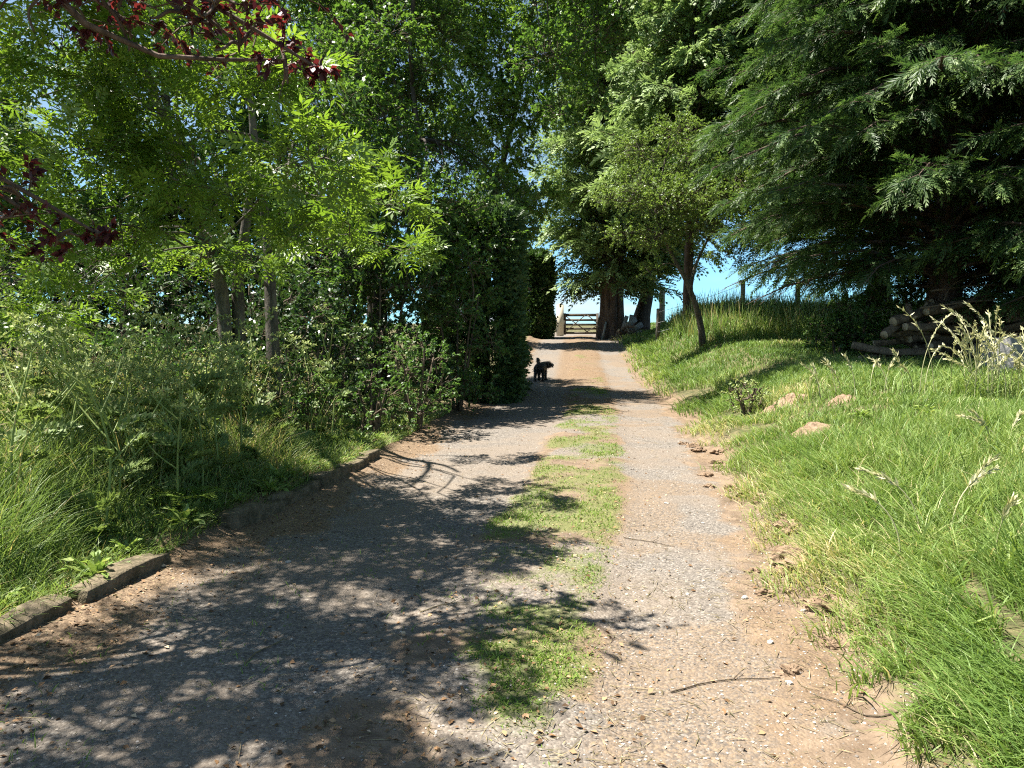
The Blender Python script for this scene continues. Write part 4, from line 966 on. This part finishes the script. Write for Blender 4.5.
# ------------------------------------------------------------------ dog
def make_dog(x, y, rz):
    b = gp(x, y); me = bpy.data.meshes.new('dog')
    # local: +Y forward (away from camera), X right; hind end near the camera
    pts = {'pel': (0, -.22, .40, .115), 'mid': (0, -.02, .39, .125), 'che': (0, .18, .37, .135), 'nk': (.05, .30, .44, .095), 'hd': (.15, .36, .47, .092), 'muz': (.24, .37, .435, .05), 'nose': (.285, .37, .425, .03),
           'earl': (.10, .42, .50, .04), 'earl2': (.11, .45, .43, .022), 'earr': (.15, .28, .50, .04), 'earr2': (.165, .25, .43, .022),
           't1': (0, -.30, .47, .045), 't2': (-.01, -.31, .56, .042), 't3': (-.03, -.26, .62, .040), 't4': (-.07, -.20, .62, .025),
           'hl1': (-.095, -.24, .34, .075), 'hl2': (-.11, -.17, .23, .052), 'hl3': (-.11, -.27, .13, .034), 'hl4': (-.11, -.25, .035, .034), 'hl5': (-.11, -.20, .022, .03),
           'hr1': (.085, -.22, .34, .075), 'hr2': (.09, -.12, .24, .052), 'hr3': (.09, -.19, .13, .034), 'hr4': (.09, -.15, .035, .034), 'hr5': (.09, -.10, .022, .03),
           'fl1': (-.08, .19, .30, .06), 'fl2': (-.085, .16, .17, .040), 'fl3': (-.085, .19, .04, .034), 'fl4': (-.085, .23, .022, .03),
           'fr1': (.08, .21, .30, .06), 'fr2': (.085, .24, .17, .040), 'fr3': (.085, .27, .04, .034), 'fr4': (.085, .31, .022, .03)}
    ed = ['pel mid', 'mid che', 'che nk', 'nk hd', 'hd muz', 'muz nose', 'hd earl', 'earl earl2', 'hd earr', 'earr earr2', 'pel t1', 't1 t2', 't2 t3', 't3 t4', 'pel hl1', 'hl1 hl2', 'hl2 hl3', 'hl3 hl4', 'hl4 hl5', 'pel hr1', 'hr1 hr2', 'hr2 hr3', 'hr3 hr4', 'hr4 hr5',
          'che fl1', 'fl1 fl2', 'fl2 fl3', 'fl3 fl4', 'che fr1', 'fr1 fr2', 'fr2 fr3', 'fr3 fr4']
    ks = list(pts); ix = {k: i for i, k in enumerate(ks)}; c, s = math.cos(rz), math.sin(rz)
    co = [(p[0]*c-p[1]*s, p[0]*s+p[1]*c, p[2]) for p in pts.values()]
    me.from_pydata(co, [tuple(ix[q] for q in e.split()) for e in ed], []); me.materials.append(M['coat'])
    o = bpy.data.objects.new('dog', me); COL.objects.link(o); o.location = tuple(b)
    bpy.context.view_layer.objects.active = o
    sm = o.modifiers.new('skin', 'SKIN'); sm.use_smooth_shade = True
    for i, k in enumerate(ks):
        sv = me.skin_vertices[0].data[i]; sv.radius = (pts[k][3], pts[k][3]); sv.use_root = (k == 'pel')
    o.modifiers.new('sub', 'SUBSURF').levels = 2; o.modifiers['sub'].render_levels = 2
    tag(o, 'small scruffy black dog walking up the drive, tail raised, head turned right', 'dog')
    hb = MB(); co = np.array(co)
    for e in ed:
        i, j = (ix[q] for q in e.split()); ri, rj = pts[ks[i]][3], pts[ks[j]][3]; n = int(140*max(ri, .03)/.1)
        t = rng.random(n); cpt = co[i]+(co[j]-co[i])*t[:, None]; ax_ = nrm(co[j]-co[i]); d = rdir(n); d = nrm(d-ax_*(d@ax_)[:, None]); rad = (ri+(rj-ri)*t)*.92
        B = cpt+d*rad[:, None]; B[:, 2] = np.maximum(B[:, 2], .015)
        leaf(hb, B, d*.6+A(0, 0, -.75)+A(s, -c, 0)*.5+rng.normal(size=(n, 3))*.25, d, .03+.045*rng.random(n)*(ri/.1)**.5, .010, rng.random(n), .1)
    h = hb.build('hair', M['hair'], None); h.parent = o
    mz = MB(); m0 = co[ix['muz']]; n0 = co[ix['nose']]; tube(mz, [m0, (m0+n0)/2, n0, n0+(n0-m0)*.35], [.053, .046, .034, .012], 8); q = mz.build('muzzle', M['muzzle'], None, True); q.parent = o
    return o
make_dog(.79, 21.1, -.22)

# ------------------------------------------------------------------ camera, light, sky
cam = bpy.data.cameras.new('camera'); cam.sensor_width = 36; cam.lens = 36*F/1024; cam.clip_end = 3000; cam.clip_start = .05
co_ = bpy.data.objects.new('camera', cam); COL.objects.link(co_); co_.location = (0, 0, CAMZ); co_.rotation_euler = (math.pi/2-PITCH, 0, 0); scene.camera = co_
EL, AZ = math.radians(64), math.radians(-84)   # sun high on the left
sd = A(math.sin(AZ)*math.cos(EL), math.cos(AZ)*math.cos(EL), math.sin(EL))
sun = bpy.data.lights.new('sun', 'SUN'); sun.energy = 5.0; sun.angle = math.radians(.53); sun.color = (1, .95, .87)
so = bpy.data.objects.new('sun', sun); COL.objects.link(so)
from mathutils import Vector
so.rotation_euler = Vector(-sd).to_track_quat('-Z', 'Y').to_euler()
w = bpy.data.worlds.new('World'); scene.world = w; w.use_nodes = True; nt = w.node_tree; nt.nodes.clear()
def wn(t, **k):
    n_ = nt.nodes.new('ShaderNode'+t)
    for a_, v in k.items(): setattr(n_, a_, v)
    return n_
sky = wn('TexSky', sky_type='NISHITA', sun_disc=False, sun_elevation=EL, sun_rotation=AZ, altitude=100, air_density=1.0, dust_density=.25, ozone_density=2.5)
tc = wn('TexCoord'); sep = wn('SeparateXYZ'); nt.links.new(tc.outputs['Generated'], sep.inputs[0])
mp = wn('Mapping'); mp.inputs['Scale'].default_value = (3, 3, 9); nt.links.new(tc.outputs['Generated'], mp.inputs[0])
nz = wn('TexNoise'); nz.inputs['Scale'].default_value = 1.6; nz.inputs['Detail'].default_value = 6; nt.links.new(mp.outputs[0], nz.inputs[0])
r1 = wn('MapRange', interpolation_type='SMOOTHSTEP'); r1.inputs[1].default_value = .48; r1.inputs[2].default_value = .66; nt.links.new(nz.outputs[0], r1.inputs[0])
r2 = wn('MapRange', interpolation_type='SMOOTHSTEP'); r2.inputs[1].default_value = .11; r2.inputs[2].default_value = .02; nt.links.new(sep.outputs[2], r2.inputs[0])
mu = wn('Math', operation='MULTIPLY'); nt.links.new(r1.outputs[0], mu.inputs[0]); nt.links.new(r2.outputs[0], mu.inputs[1])
mxw = wn('Mix', data_type='RGBA'); nt.links.new(mu.outputs[0], mxw.inputs[0]); tint = wn('Mix', data_type='RGBA', blend_type='MULTIPLY'); tint.inputs[0].default_value = 1; nt.links.new(sky.outputs[0], tint.inputs[6])
r3 = wn('MapRange', interpolation_type='SMOOTHSTEP'); r3.inputs[1].default_value = .0; r3.inputs[2].default_value = .3; nt.links.new(sep.outputs[2], r3.inputs[0])
tcol = wn('Mix', data_type='RGBA'); nt.links.new(r3.outputs[0], tcol.inputs[0]); tcol.inputs[6].default_value = (.52, 1.0, 1.33, 1); tcol.inputs[7].default_value = (1.0, .97, .86, 1)
nt.links.new(tcol.outputs[2], tint.inputs[7]); nt.links.new(tint.outputs[2], mxw.inputs[6]); mxw.inputs[7].default_value = (5, 5.2, 5.5, 1)
bg = wn('Background'); bg.inputs[1].default_value = .055; nt.links.new(mxw.outputs[2], bg.inputs[0])
ow = wn('OutputWorld'); nt.links.new(bg.outputs[0], ow.inputs[0])
scene.view_settings.view_transform = 'Standard'; scene.view_settings.look = 'None'; scene.view_settings.exposure = 1.78; scene.view_settings.gamma = 1
scene.cycles.filter_width = 1.15; scene.cycles.use_denoising = False; scene.cycles.max_bounces = 7; scene.cycles.diffuse_bounces = 4; scene.cycles.transmission_bounces = 5; scene.cycles.glossy_bounces = 2
scene.cycles.caustics_reflective = False; scene.cycles.caustics_refractive = False
